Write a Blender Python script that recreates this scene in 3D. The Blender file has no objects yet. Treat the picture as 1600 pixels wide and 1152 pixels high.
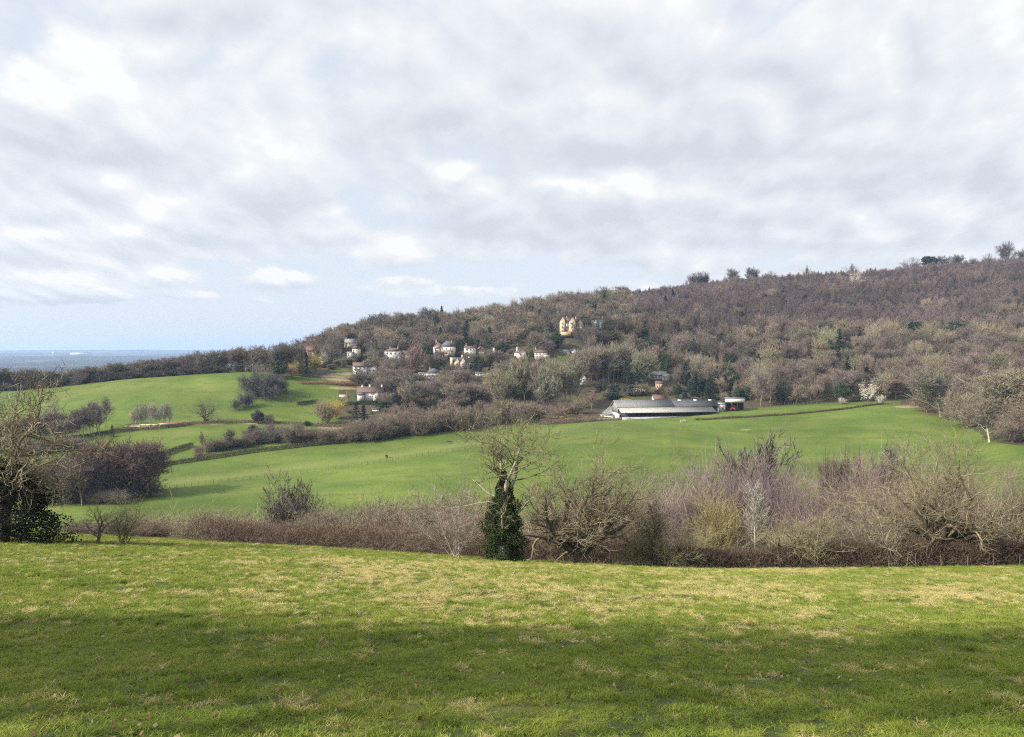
import bpy, math, random
import numpy as np
PI = math.pi
rng = np.random.default_rng(11)
random.seed(5)
SC = bpy.context.scene
COL = SC.collection
FPX, VH, EYE = 1244.0, 545.0, 1.65      # focal length and horizon row of the photograph (1600 px wide)

# ------------------------------------------------------------------ helpers
def link(o, parent=None):
    COL.objects.link(o)
    if parent is not None:
        o.parent = parent
    return o

def tag(o, label=None, cat=None, group=None, kind=None):
    if label: o['label'] = label
    if cat: o['category'] = cat
    if group: o['group'] = group
    if kind: o['kind'] = kind
    return o

def empty(name, loc, rz=0.0):
    o = bpy.data.objects.new(name, None)
    o.empty_display_size = 0.5
    link(o)
    o.location = loc
    o.rotation_euler = (0, 0, rz)
    return o

class MB:
    """collects vertices and faces, then links them as one mesh object"""
    def __init__(s):
        s.V = []; s.T = []; s.Q = []; s.tm = []; s.qm = []; s.n = 0
    def add(s, V, tris=None, quads=None, m=0):
        V = np.asarray(V, float).reshape(-1, 3)
        if tris is not None and len(tris):
            s.T.append(np.asarray(tris, int).reshape(-1, 3) + s.n); s.tm.append(np.full(len(s.T[-1]), m))
        if quads is not None and len(quads):
            s.Q.append(np.asarray(quads, int).reshape(-1, 4) + s.n); s.qm.append(np.full(len(s.Q[-1]), m))
        s.V.append(V); s.n += len(V)
        return s
    def arrays(s):
        V = np.concatenate(s.V) if s.V else np.zeros((0, 3))
        T = np.concatenate(s.T) if s.T else np.zeros((0, 3), int)
        Q = np.concatenate(s.Q) if s.Q else np.zeros((0, 4), int)
        tm = np.concatenate(s.tm) if s.tm else np.zeros(0, int)
        qm = np.concatenate(s.qm) if s.qm else np.zeros(0, int)
        return V, T, Q, tm, qm
    def mesh(s, name, mats, smooth=False):
        return mesh_from(name, *s.arrays(), mats, smooth)
    def obj(s, name, mats, parent=None, smooth=False):
        if not isinstance(mats, (list, tuple)): mats = [mats]
        return link(bpy.data.objects.new(name, s.mesh(name, mats, smooth)), parent)
    def box(s, c, d, rz=0.0, m=0):
        x, y, z = d[0]/2, d[1]/2, d[2]/2
        V = np.array([(-x,-y,-z),(x,-y,-z),(x,y,-z),(-x,y,-z),(-x,-y,z),(x,-y,z),(x,y,z),(-x,y,z)])
        ca, sa = math.cos(rz), math.sin(rz)
        V = np.stack([V[:,0]*ca-V[:,1]*sa, V[:,0]*sa+V[:,1]*ca, V[:,2]], 1) + np.array(c)
        return s.add(V, quads=[(0,3,2,1),(4,5,6,7),(0,1,5,4),(1,2,6,5),(2,3,7,6),(3,0,4,7)], m=m)
    def bar(s, a, b, r, k=5, m=0):
        P = np.array([[a, b]], float); R = np.array([[r, r]], float)
        V, Q = tubes(P, R, k)
        s.add(V, quads=Q, m=m)
        for e in (0, 1):
            ring = V.reshape(2, k, 3)[e]
            c = ring.mean(0)
            s.add(np.vstack([ring, c]), tris=[(i, (i+1) % k, k) for i in range(k)], m=m)
        return s

def mesh_from(name, V, T, Q, tm, qm, mats, smooth=False):
    me = bpy.data.meshes.new(name)
    me.vertices.add(len(V)); me.vertices.foreach_set('co', np.ascontiguousarray(V, np.float32).ravel())
    L = np.concatenate([T.ravel(), Q.ravel()]).astype(np.int32)
    st = np.concatenate([np.arange(len(T))*3, len(T)*3 + np.arange(len(Q))*4]).astype(np.int32)
    me.loops.add(len(L)); me.loops.foreach_set('vertex_index', L)
    me.polygons.add(len(st)); me.polygons.foreach_set('loop_start', st)
    me.polygons.foreach_set('material_index', np.concatenate([tm, qm]).astype(np.int32))
    if smooth: me.polygons.foreach_set('use_smooth', np.ones(len(st), bool))
    for m in mats: me.materials.append(m)
    me.update(calc_edges=True)
    return me

def nrm(v):
    return v/np.maximum(np.linalg.norm(v, axis=-1, keepdims=True), 1e-9)

def frame(T):
    ref = np.where(np.abs(T[..., 2:3]) < 0.9, np.array([0, 0, 1.0]), np.array([1.0, 0, 0]))
    U = nrm(np.cross(T, ref)); return U, np.cross(T, U)

def tubes(P, R, k):
    """P (N,m,3) R (N,m) -> verts, quads"""
    N, m, _ = P.shape
    T = np.empty_like(P); T[:, 1:-1] = P[:, 2:]-P[:, :-2]; T[:, 0] = P[:, 1]-P[:, 0]; T[:, -1] = P[:, -1]-P[:, -2]
    T = nrm(T)
    T0 = np.repeat(T.mean(1, keepdims=True), m, 1)
    U, _ = frame(nrm(T0)); U = nrm(U-(U*T).sum(-1, keepdims=True)*T); W = np.cross(T, U)
    a = np.arange(k)*2*PI/k
    ring = P[:, :, None] + R[:, :, None, None]*(np.cos(a)[:, None]*U[:, :, None]+np.sin(a)[:, None]*W[:, :, None])
    V = ring.reshape(-1, 3)
    n, i, j = np.meshgrid(np.arange(N), np.arange(m-1), np.arange(k), indexing='ij')
    b = n*m*k; j2 = (j+1) % k
    Q = np.stack([b+i*k+j, b+i*k+j2, b+(i+1)*k+j2, b+(i+1)*k+j], -1).reshape(-1, 4)
    return V, Q

def fbm2(x, y, seed=0, octs=4):
    r = np.random.default_rng(seed); s = np.zeros_like(x, float); a = 1.0; f = 1.0
    for _ in range(octs):
        for _ in range(3):
            t = r.random()*2*PI; p = r.random()*6.28
            s += a*np.sin((x*np.cos(t)+y*np.sin(t))*f*(0.7+.6*r.random())+p)/3
        a *= 0.55; f *= 1.9
    return s

# ------------------------------------------------------------------ terrain height
# ground lines seen in the valley: (column, distance, row) triples; height follows from them
CUR = [
 [(-400,235,830),(0,230,815),(230,230,812),(600,228,812),(1000,228,812),(1300,222,800),(1600,210,790),(2000,200,790)],
 [(-400,280,770),(0,280,769),(200,280,766),(400,300,747),(600,320,722),(760,338,699),(940,376,664),(1060,376,668),(1200,355,690),(1400,320,704),(1600,268,732),(2000,260,730)],
 [(-400,315,748),(0,312,745),(240,322,730),(400,345,707),(540,360,693),(700,382,673),(830,405,664),(960,420,658),(1120,425,650),(1380,430,634),(1450,420,640),(1510,385,660),(1545,310,692),(1600,302,697),(2000,295,700)],
 [(-400,368,695),(0,368,690),(200,382,672),(300,394,661),(400,402,656),(480,412,656),(560,422,652),(700,432,648),(830,440,648),(960,450,644),(1120,452,640),(1400,452,626),(1510,420,640),(1600,340,672),(2000,330,670)],
 [(-400,470,625),(0,470,612),(90,470,605),(200,475,592),(300,478,585),(400,482,580),(480,482,588),(540,486,596),(600,495,602),(700,500,600),(800,500,608),(960,500,622),(1120,500,620),(1400,500,606),(1510,470,618),(1600,400,648),(2000,390,650)],
 [(-400,560,606),(0,560,602),(200,565,592),(400,565,577),(480,562,567),(540,570,556),(600,590,562),(700,595,556),(800,605,545),(885,622,521),(960,635,528),(1120,640,540),(1300,640,536),(1400,620,543),(1510,590,556),(1600,560,566),(2000,540,570)],
 [(-400,800,594),(0,800,590),(200,800,583),(400,800,573),(450,790,570),(490,780,553),(540,770,527),(600,765,515),(700,790,509),(800,830,497),(900,870,483),(1000,895,468),(1100,920,455),(1200,940,446),(1300,950,441),(1400,960,434),(1500,965,424),(1600,970,418),(1800,980,408),(2400,990,400)],
]
UG = np.arange(-900, 2701, 5.0)
def _smooth(a, s):
    k = np.exp(-0.5*(np.arange(-60, 61)*5.0/s)**2); k /= k.sum()
    return np.convolve(np.pad(a, 60, mode='edge'), k, 'valid')
KY, KZ = [], []
for c in CUR:
    c = np.array(c, float)
    Yc = _smooth(np.interp(UG, c[:, 0], c[:, 1]), 22); vc = _smooth(np.interp(UG, c[:, 0], c[:, 2]), 18)
    KY.append(Yc); KZ.append(EYE-(vc-VH)/FPX*Yc)
KY.append(np.full_like(UG, 1120)); KZ.append(KZ[-1]-12)
KY.append(np.full_like(UG, 1700)); KZ.append(np.where(KZ[-1] > -20, KZ[-1]-40, -72))
KY.append(np.full_like(UG, 2600)); KZ.append(np.full_like(UG, -78))
KY.append(np.full_like(UG, 60000)); KZ.append(np.full_like(UG, -78))
KY = np.array(KY); KZ = np.array(KZ)

def slope_near(x):
    return np.interp(x, [-60, -46, -20, 0, 18, 30, 46, 70], [.200, .208, .226, .243, .2545, .2525, .2495, .247])

def H(x, y):
    x = np.asarray(x, float); y = np.asarray(y, float)
    x, y = np.broadcast_arrays(x, y); sh = x.shape; x = x.ravel(); y = y.ravel()
    zn = -slope_near(x)*y + 0.035*fbm2(x*2.6, y*2.6, 13, 2)*np.clip(y/6, 0, 1) + 0.05*fbm2(x*.35, y*.35, 3, 3)*np.clip(y/12+.4, .2, 1)
    u = 800+FPX*x/np.maximum(y, 40)
    ui = np.clip((u-UG[0])/5.0, 0, len(UG)-1.001); i0 = ui.astype(int); f = ui-i0
    K = len(KY)+3
    Yk = np.empty((K, len(x))); Zk = np.empty((K, len(x)))
    for j, yy in enumerate((55.0, 76.0)):
        Yk[j] = yy; Zk[j] = -slope_near(x/np.maximum(y, 40)*yy)*yy
    Yk[2] = 180.0; Zk[2] = -49.6
    Yk[3:] = KY[:, i0]*(1-f)+KY[:, i0+1]*f; Zk[3:] = KZ[:, i0]*(1-f)+KZ[:, i0+1]*f
    S = (Zk[1:]-Zk[:-1])/(Yk[1:]-Yk[:-1])
    M = np.empty_like(Zk); M[0] = S[0]; M[-1] = S[-1]
    same = S[1:]*S[:-1] > 0
    M[1:-1] = np.where(same, 2*S[1:]*S[:-1]/np.where(same, S[1:]+S[:-1], 1), 0.25*(S[1:]+S[:-1]))
    M[1] = S[0]
    k = np.clip((Yk <= y).sum(0)-1, 0, K-2); c = np.arange(len(x))
    h = Yk[k+1, c]-Yk[k, c]; t = np.clip((y-Yk[k, c])/h, 0, 1)
    z = ((1+2*t)*(1-t)**2*Zk[k, c]+t*(1-t)**2*h*M[k, c]+t*t*(3-2*t)*Zk[k+1, c]+t*t*(t-1)*h*M[k+1, c])
    z = z + np.clip((y-150)/200, 0, 1)*0.35*fbm2(x*.03, y*.03, 9, 3)*np.clip((1500-y)/500, 0, 1)
    w = np.clip((y-58)/16, 0, 1)
    z = np.where(y < 74, zn*(1-w)+z*w, z)
    return z.reshape(sh)

def h1(x, y): return float(H(np.array([x]), np.array([y]))[0])
def at(u, Y): 
    x = (u-800)/FPX*Y
    return np.array([x, Y, h1(x, Y)])
def onrow(u, v, lo=205.0, hi=1000.0):
    """the visible ground point at photo column u and row v, between two distances"""
    Y = np.arange(lo, hi, 0.5); x = (u-800)/FPX*Y
    vv = VH+(EYE-H(x, Y))/Y*FPX
    d = np.where(vv <= v)[0]
    i = d[0] if len(d) else int(np.argmin(np.abs(vv-v)))
    return np.array([x[i], Y[i], EYE-(vv[i]-VH)/FPX*Y[i]])
def row_of(p): return VH+(EYE-p[2])/p[1]*FPX
def cy(k, u): return np.interp(u, UG, KY[k])

# ------------------------------------------------------------------ materials
def newmat(name):
    m = bpy.data.materials.new(name); m.use_nodes = True
    nt = m.node_tree; nt.nodes.clear()
    out = nt.nodes.new('ShaderNodeOutputMaterial'); b = nt.nodes.new('ShaderNodeBsdfPrincipled')
    nt.links.new(b.outputs[0], out.inputs[0])
    b.inputs['Roughness'].default_value = 0.85
    b.inputs['Specular IOR Level'].default_value = 0.15
    return m, NT(nt), b

class NT:
    """short-hand for building node trees"""
    def __init__(s, nt): s.nt = nt
    def put(s, v, sock):
        if v is None: return
        if isinstance(v, bpy.types.NodeSocket): s.nt.links.new(v, sock)
        else:
            try: sock.default_value = v
            except Exception: sock.default_value = (*v, 1.0) if hasattr(v, '__len__') and len(v) == 3 else (v, v, v)
    def math(s, op, a, b=None, c=None, clamp=False):
        n = s.nt.nodes.new('ShaderNodeMath'); n.operation = op; n.use_clamp = clamp
        for i, v in enumerate((a, b, c)): s.put(v, n.inputs[i])
        return n.outputs[0]
    def vec(s, op, a, b=None, scale=None):
        n = s.nt.nodes.new('ShaderNodeVectorMath'); n.operation = op
        s.put(a, n.inputs[0]); s.put(b, n.inputs[1])
        if scale is not None: s.put(scale, n.inputs['Scale'])
        return n.outputs['Value'] if op in ('DOT_PRODUCT', 'LENGTH', 'DISTANCE') else n.outputs[0]
    def comb(s, x, y, z):
        n = s.nt.nodes.new('ShaderNodeCombineXYZ')
        for i, v in enumerate((x, y, z)): s.put(v, n.inputs[i])
        return n.outputs[0]
    def sep(s, v):
        n = s.nt.nodes.new('ShaderNodeSeparateXYZ'); s.put(v, n.inputs[0]); return n.outputs
    def noise(s, vec, scale, detail=3.0, rough=0.55, dist=0.0):
        n = s.nt.nodes.new('ShaderNodeTexNoise'); s.put(vec, n.inputs['Vector'])
        n.inputs['Scale'].default_value = scale; n.inputs['Detail'].default_value = detail
        n.inputs['Roughness'].default_value = rough; n.inputs['Distortion'].default_value = dist
        return n.outputs[0]
    def noise2(s, *a, **k):
        o = s.noise(*a, **k); o.node.noise_dimensions = '2D'; return o
    def ramp(s, f, stops, interp='LINEAR'):
        n = s.nt.nodes.new('ShaderNodeValToRGB'); s.put(f, n.inputs[0]); cr = n.color_ramp; cr.interpolation = interp
        while len(cr.elements) < len(stops): cr.elements.new(0.5)
        for e, (p, c) in zip(cr.elements, stops): e.position = p; e.color = (*c, 1) if len(c) == 3 else c
        return n.outputs[0]
    def mix(s, f, a, b, mode='MIX'):
        n = s.nt.nodes.new('ShaderNodeMix'); n.data_type = 'RGBA'; n.blend_type = mode
        s.put(f, n.inputs[0]); s.put(a, n.inputs[6]); s.put(b, n.inputs[7])
        return n.outputs[2]
    def mapr(s, v, a, b, c=0.0, d=1.0, smooth=True):
        n = s.nt.nodes.new('ShaderNodeMapRange'); n.interpolation_type = 'SMOOTHSTEP' if smooth else 'LINEAR'
        for i, q in enumerate((v, a, b, c, d)): s.put(q, n.inputs[i])
        return n.outputs[0]
    def attr(s, name, kind='GEOMETRY'):
        n = s.nt.nodes.new('ShaderNodeAttribute'); n.attribute_name = name; n.attribute_type = kind; return n.outputs
    def pos(s): return s.nt.nodes.new('ShaderNodeNewGeometry').outputs['Position']
    def island(s): return s.nt.nodes.new('ShaderNodeNewGeometry').outputs['Random Per Island']
    def oinfo(s): return s.nt.nodes.new('ShaderNodeObjectInfo').outputs
    def bump(s, h, dist=0.1, strength=0.5):
        n = s.nt.nodes.new('ShaderNodeBump'); s.put(h, n.inputs['Height']); n.inputs['Distance'].default_value = dist
        n.inputs['Strength'].default_value = strength; return n.outputs[0]

def plant_mat(name, lo=0.7, hi=1.35, lichen=None):
    """colour of the object itself, varied twig by twig"""
    m, n, b = newmat(name)
    oi = n.oinfo(); isl = n.island()
    f = n.mapr(isl, 0, 1, lo, hi, False)
    c = n.vec('SCALE', oi['Color'], scale=f)
    if lichen:
        c = n.mix(n.mapr(n.noise(n.pos(), 1.7, 2), .45, .65, 0, .6), c, lichen)
    n.put(c, b.inputs['Base Color']); b.inputs['Roughness'].default_value = 0.9
    return m

def flat_mat(name, col, var=0.25, scale=1.5, rough=0.8, spec=0.2, streak=None):
    m, n, b = newmat(name)
    p = n.pos()
    if streak: p = n.vec('MULTIPLY', p, streak)
    f = n.mapr(n.noise(p, scale, 5, .65), .25, .75, 1-var, 1+var)
    n.put(n.vec('SCALE', col, scale=f), b.inputs['Base Color'])
    b.inputs['Roughness'].default_value = rough; b.inputs['Specular IOR Level'].default_value = spec
    return m

M_BARK = plant_mat('bark', 0.8, 1.2)
M_TWIG = plant_mat('twigs', 0.65, 1.4)
M_LEAF = plant_mat('evergreen_leaves', 0.45, 1.6)
M_PETAL = plant_mat('petals', 0.8, 1.2)

def ramp_plant(name, cols):
    """for the far wood: each tree of the mass takes one of these colours"""
    m, n, b = newmat(name)
    oi = n.oinfo()
    c = n.ramp(oi['Random'], [(i/(len(cols)-1), c) for i, c in enumerate(cols)])
    f = n.math('MULTIPLY', n.mapr(n.island(), 0, 1, .65, 1.4, False), n.mapr(n.noise(n.pos(), .016, 3, .6), .35, .65, .76, 1.22))
    n.put(n.vec('SCALE', c, scale=f), b.inputs['Base Color']); b.inputs['Roughness'].default_value = .9
    return m
# ------------------------------------------------------------------ trees
def branch(par, n, t0, t1, ang, angv, L, m=5, wig=.15, up=.03, rr=.6, lvar=.25, tip=.25, shape=None, absL=False, g=rng):
    """n children on every parent branch: polylines (N*n, m, 3) and radii"""
    P, R = par; N, mm, _ = P.shape
    t = t0+(t1-t0)*((np.arange(n)[None]+g.random((N, n)))/n)
    f = np.clip(t*(mm-1), 0, mm-1.001); i = f.astype(int); f = (f-i)[..., None]
    r_ = np.arange(N)[:, None]
    base = P[r_, i]*(1-f)+P[r_, i+1]*f
    T = nrm(P[r_, i+1]-P[r_, i])
    r = R[r_, i]*(1-f[..., 0])+R[r_, i+1]*f[..., 0]
    U, W = frame(T)
    phi = (np.arange(n)*2.4)[None]+g.random((N, 1))*6.28+g.normal(0, .35, (N, n))
    a = np.clip(ang+angv*g.normal(size=(N, n)), .05, 2.4)
    d = np.cos(a)[..., None]*T+np.sin(a)[..., None]*(np.cos(phi)[..., None]*U+np.sin(phi)[..., None]*W)
    pl = np.linalg.norm(P[:, 1:]-P[:, :-1], axis=-1).sum(1)[:, None]
    Lc = L*(1 if absL else pl)*np.clip(1+lvar*g.normal(size=(N, n)), .35, 1.7)
    if shape is not None: Lc = Lc*shape(t)
    r0 = r*rr
    base = base.reshape(-1, 3); d = nrm(d.reshape(-1, 3)); Lc = Lc.reshape(-1); r0 = r0.reshape(-1)
    Q = np.empty((len(base), m, 3)); Q[:, 0] = base
    st = (Lc/(m-1))[:, None]
    for k in range(1, m):
        d = nrm(d+wig*g.normal(size=d.shape)+np.array([0, 0, up]))
        Q[:, k] = Q[:, k-1]+d*st
    RR = r0[:, None]*np.linspace(1, tip, m)[None]
    return Q, RR

def twigs(par, n, t0, ang, angv, L, w, up=.2, absL=False, g=rng, bend=True):
    """fine shoots as slim bent blades"""
    P, R = branch(par, n, t0, 1.0, ang, angv, L, m=3, wig=.18, up=up, absL=absL, lvar=.35, g=g)
    N = len(P); T = nrm(P[:, 2]-P[:, 0]); U, W = frame(T)
    a = g.random((N, 1))*6.28; S = (np.cos(a)*U+np.sin(a)*W)*w*.5
    V = np.stack([P[:, 0]-S, P[:, 0]+S, P[:, 1]+S*.75, P[:, 1]-S*.75, P[:, 2]], 1).reshape(-1, 3)
    b = np.arange(N)[:, None]*5
    return V, (b+np.array([[3, 2, 4]])), (b+np.array([[0, 1, 2, 3]]))

def cards(C, D, s, g=rng, asp=1.5):
    """leaves: one small quad at each centre C, its face roughly along D"""
    N = len(C); D = nrm(D+.9*g.normal(size=D.shape)); U, W = frame(D)
    a = g.random((N, 1))*6.28; A = (np.cos(a)*U+np.sin(a)*W); B = np.cross(D, A)
    sz = (s*(.6+.8*g.random((N, 1))))
    A = A*sz*.5*asp; B = B*sz*.5
    V = np.stack([C-A, C-B*.9, C+A, C+B*.9], 1).reshape(-1, 3)
    return V, np.arange(N)[:, None]*4+np.arange(4)[None]

def pick(br, keep):
    return br[0][keep], br[1][keep]

def trunk_line(Hh, r, m=7, wig=.05, lean=0.0, tip=.5, g=rng):
    P = np.zeros((1, m, 3)); d = np.array([lean, 0, 1.0])
    for k in range(1, m):
        d = nrm(d+wig*g.normal(size=3)*np.array([1, 1, .3])); P[0, k] = P[0, k-1]+d*Hh/(m-1)
    R = r*np.linspace(1, tip, m)[None]; R[0, 0] *= 1.35
    return P, R

class Tree:
    def __init__(s): s.tr = MB(); s.cr = MB(); s.ex = None
    def wood(s, br, k, to='crown', m=0):
        V, Q = tubes(br[0], br[1], k); (s.tr if to == 'trunk' else s.cr).add(V, quads=Q, m=m)
    def tw(s, v): s.cr.add(v[0], tris=v[1], quads=v[2])
    def norm(s):
        """scale to unit height and unit crown width"""
        A = np.concatenate([v for v in s.cr.V]); z = np.percentile(A[:, 2], 99.5)
        w = (np.ptp(np.percentile(A[:, 0], [1, 99]))+np.ptp(np.percentile(A[:, 1], [1, 99])))*.5
        f = np.array([1/w, 1/w, 1/z])
        for mb in (s.tr, s.cr, s.ex):
            if mb is not None:
                mb.V = [v*f for v in mb.V]
        return s

def t_oak(seed, hi=True, gnarl=.24, tl=.3, spread=.95, nl=9, w=.0025, r=.05, tw=11, up=.06, k=1.0):
    g = np.random.default_rng(seed); t = Tree()
    tr = trunk_line(tl, r if hi else .036, 6, .05, tip=.8, g=g); t.wood(tr, 8, 'trunk')
    l1 = branch(tr, nl, .45, 1.0, spread, .22, .62, m=10, wig=gnarl*.8, up=up, rr=.58*k, lvar=.18, tip=.07, absL=True, g=g); t.wood(l1, 7, 'trunk')
    top = branch(tr, 3, .9, 1.0, .3, .12, .60, m=10, wig=gnarl*.7, up=.05, rr=.6, tip=.07, absL=True, g=g); t.wood(top, 7, 'trunk')
    l1 = (np.concatenate([l1[0], top[0]]), np.concatenate([l1[1], top[1]]))
    l2 = branch(l1, 9 if hi else 6, .22, 1.0, .8, .25, .42, m=7, wig=gnarl*1.1, up=.06, rr=.56*k, tip=.2, g=g); t.wood(l2, 5 if hi else 3)
    l3 = branch(l2, 7 if hi else 4, .15, 1.0, .8, .25, .45, m=5, wig=gnarl, up=.08, rr=.5*k, tip=.3, g=g)
    if hi: t.wood(l3, 3)
    else: t.tw(twigs(l2, 5, .1, .7, .2, .45, w*1.7, g=g))
    t.tw(twigs(l3, tw if hi else 5, .05, .7, .3, .6, w, g=g))
    return t.norm()

def t_tall(seed, hi=False, w=.0052, bole=.32, tw=9, spread=.72):
    """woodland tree: clean bole, several rising limbs, domed twiggy head"""
    g = np.random.default_rng(seed); t = Tree()
    tr = trunk_line(.60, .017, 7, .05, tip=.5, g=g); t.wood(tr, 6, 'trunk')
    l1 = branch(tr, 20, bole, 1.0, spread, .2, .42, m=7, wig=.13, up=.08, rr=.5, lvar=.15, absL=True, shape=lambda q: 1.0-.25*q, g=g); t.wood(l1, 4, 'trunk')
    l2 = branch(l1, 8, .2, 1.0, .65, .2, .42, m=5, wig=.15, up=.07, rr=.5, g=g); t.wood(l2, 3)
    l3 = branch(l2, 6, .1, 1.0, .6, .2, .5, m=3, wig=.15, up=.07, rr=.5, g=g)
    t.tw(twigs(l2, 5, .3, .6, .2, .4, w*1.5, g=g))
    t.tw(twigs(l3, tw, .05, .6, .25, .6, w, g=g))
    return t.norm()

def t_birch(seed, w=.0040, tw=9, n=32):
    g = np.random.default_rng(seed); t = Tree()
    tr = trunk_line(.93, .011, 9, .03, tip=.15, g=g); t.wood(tr, 5, 'trunk')
    l1 = branch(tr, n, .22, .98, .55, .12, .3, m=5, wig=.12, up=.09, rr=.45, shape=lambda q: 1.25-.95*q, g=g); t.wood(l1, 3)
    l2 = branch(l1, 8, .2, 1.0, .55, .15, .45, m=3, wig=.14, up=.06, rr=.5, g=g)
    t.tw(twigs(l1, 5, .2, .5, .15, .4, w*1.4, g=g))
    t.tw(twigs(l2, tw, .05, .5, .2, .7, w, g=g))
    return t.norm()

def t_round(seed, w=.0050, tw=8, hi=False):
    """low bushy tree, twigs nearly to the ground"""
    g = np.random.default_rng(seed); t = Tree()
    tr = trunk_line(.34, .022, 5, .08, tip=.6, g=g); t.wood(tr, 6, 'trunk')
    l1 = branch(tr, 20, .12, 1.0, .9, .3, .5, m=6, wig=.16, up=.07, rr=.5, absL=True, lvar=.18, g=g); t.wood(l1, 4, 'trunk')
    l2 = branch(l1, 9, .2, 1.0, .8, .25, .42, m=4, wig=.2, up=.06, rr=.5, g=g); t.wood(l2, 3)
    l3 = branch(l2, 6, .1, 1.0, .7, .25, .55, m=3, wig=.2, up=.05, rr=.5, g=g)
    if hi: t.wood(l3, 3)
    t.tw(twigs(l2, 4, .1, .7, .2, .5, w*1.3, g=g))
    t.tw(twigs(l3, tw, .05, .7, .3, .6, w, g=g))
    return t.norm()

def t_shrub(seed, n=18, ang=.5, w=.0045, tw=8, up=.05, wig=.12, hi=False, tree=False):
    """many stems from the ground"""
    g = np.random.default_rng(seed); t = Tree()
    base = trunk_line(.06, .03, 3, 0, g=g)
    l1 = branch(base, n, .0, .9, ang, .22, .85, m=7, wig=wig, up=up, rr=.34, lvar=.22, absL=True, g=g)
    l1[0][:, :, :2] += g.normal(0, .05, (n, 1, 2)); t.wood(l1, 4 if not hi else 5, 'trunk')
    l2 = branch(l1, 8, .25, 1.0, .5, .2, .38, m=4, wig=wig*1.2, up=up, rr=.5, g=g); t.wood(l2, 3)
    l3 = branch(l2, 6, .1, 1.0, .5, .2, .55, m=3, wig=.15, up=up, rr=.5, g=g)
    if hi: t.wood(l3, 3)
    t.tw(twigs(l2, 5, .2, .45, .2, .5, w*1.3, up=up, g=g))
    t.tw(twigs(l3, tw, .05, .5, .25, .7, w, up=up, g=g))
    return t.norm()

def t_spruce(seed, wh=15, nb=9, w=.03, dense=9):
    g = np.random.default_rng(seed); t = Tree()
    tr = trunk_line(.97, .014, 6, .01, tip=.1, g=g); t.wood(tr, 5, 'trunk')
    l1 = branch(tr, wh*nb, .1, .99, 1.5, .12, .26, m=4, wig=.08, up=.03, rr=.3, shape=lambda q: 1.06-q, absL=True, g=g); t.wood(l1, 3)
    P = l1[0]; k = g.random((len(P), dense))*.95+.05
    f = k*3; i = np.clip(f.astype(int), 0, 2); f = (f-i)[..., None]; r_ = np.arange(len(P))[:, None]
    C = (P[r_, i]*(1-f)+P[r_, i+1]*f).reshape(-1, 3)+g.normal(0, .006, (len(P)*dense, 3))
    V, Q = cards(C, np.tile([0, 0, 1.0], (len(C), 1)), w, g, 1.8); t.cr.add(V, quads=Q)
    return t.norm()

def t_leafy(seed, clumps=26, per=110, size=.045, flat=.8, low=.1, cone=0.0):
    """evergreen head: leaf clumps through a lumpy crown"""
    g = np.random.default_rng(seed); t = Tree()
    tr = trunk_line(.7, .025, 5, .04, tip=.4, g=g); t.wood(tr, 6, 'trunk')
    d = nrm(g.normal(size=(clumps, 3))); rad = g.random(clumps)**.45*.36
    c = d*rad[:, None]*np.array([1, 1, (1-low)*1.25])+np.array([0, 0, low+(1-low)*.5])
    c[:, :2] *= (1-cone*np.clip(c[:, 2:3], 0, 1))
    end = np.stack([np.repeat([[0, 0, .3]], clumps, 0), c*.55+np.array([0, 0, .15]), c], 1); t.wood((end, np.full((clumps, 3), .006)), 3)
    r = .12+.09*g.random(clumps)
    k = g.integers(0, clumps, clumps*per); e = nrm(g.normal(size=(len(k), 3))); q = g.random(len(k))**.4
    C = c[k]+e*(q*r[k])[:, None]*np.array([1, 1, flat])
    V, Q = cards(C, e, size, g); t.cr.add(V, quads=Q)
    return t.norm()

def t_pine(seed, clumps=16, per=150):
    g = np.random.default_rng(seed); t = Tree()
    tr = trunk_line(.85, .02, 7, .05, tip=.35, g=g); t.wood(tr, 6, 'trunk')
    l1 = branch(tr, clumps, .45, 1.0, 1.15, .2, .33, m=5, wig=.15, up=.1, rr=.4, absL=True, shape=lambda q: 1.3-.8*q, g=g); t.wood(l1, 4)
    c = np.concatenate([l1[0][:, 4], l1[0][:, 3]]); k = g.integers(0, len(c), len(c)*per//2)
    e = nrm(g.normal(size=(len(k), 3))); q = g.random(len(k))**.5
    C = c[k]+e*(q*.13)[:, None]*np.array([1, 1, .45])
    V, Q = cards(C, e, .03, g, 2.2); t.cr.add(V, quads=Q)
    return t.norm()

def t_blossom(seed):
    t = t_shrub(seed, n=14, ang=.6, w=.0045, tw=4)
    g = np.random.default_rng(seed); A = np.concatenate(t.cr.V); A = A[A[:, 2] > .12]
    C = A[g.integers(0, len(A), 3800)]+g.normal(0, .012, (3800, 3))
    V, Q = cards(C, g.normal(size=C.shape), .028, g, 1.0)
    t.ex = MB(); t.ex.add(V, quads=Q); t.exname = 'blossom'; t.exmat = M_PETAL
    return t

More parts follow.
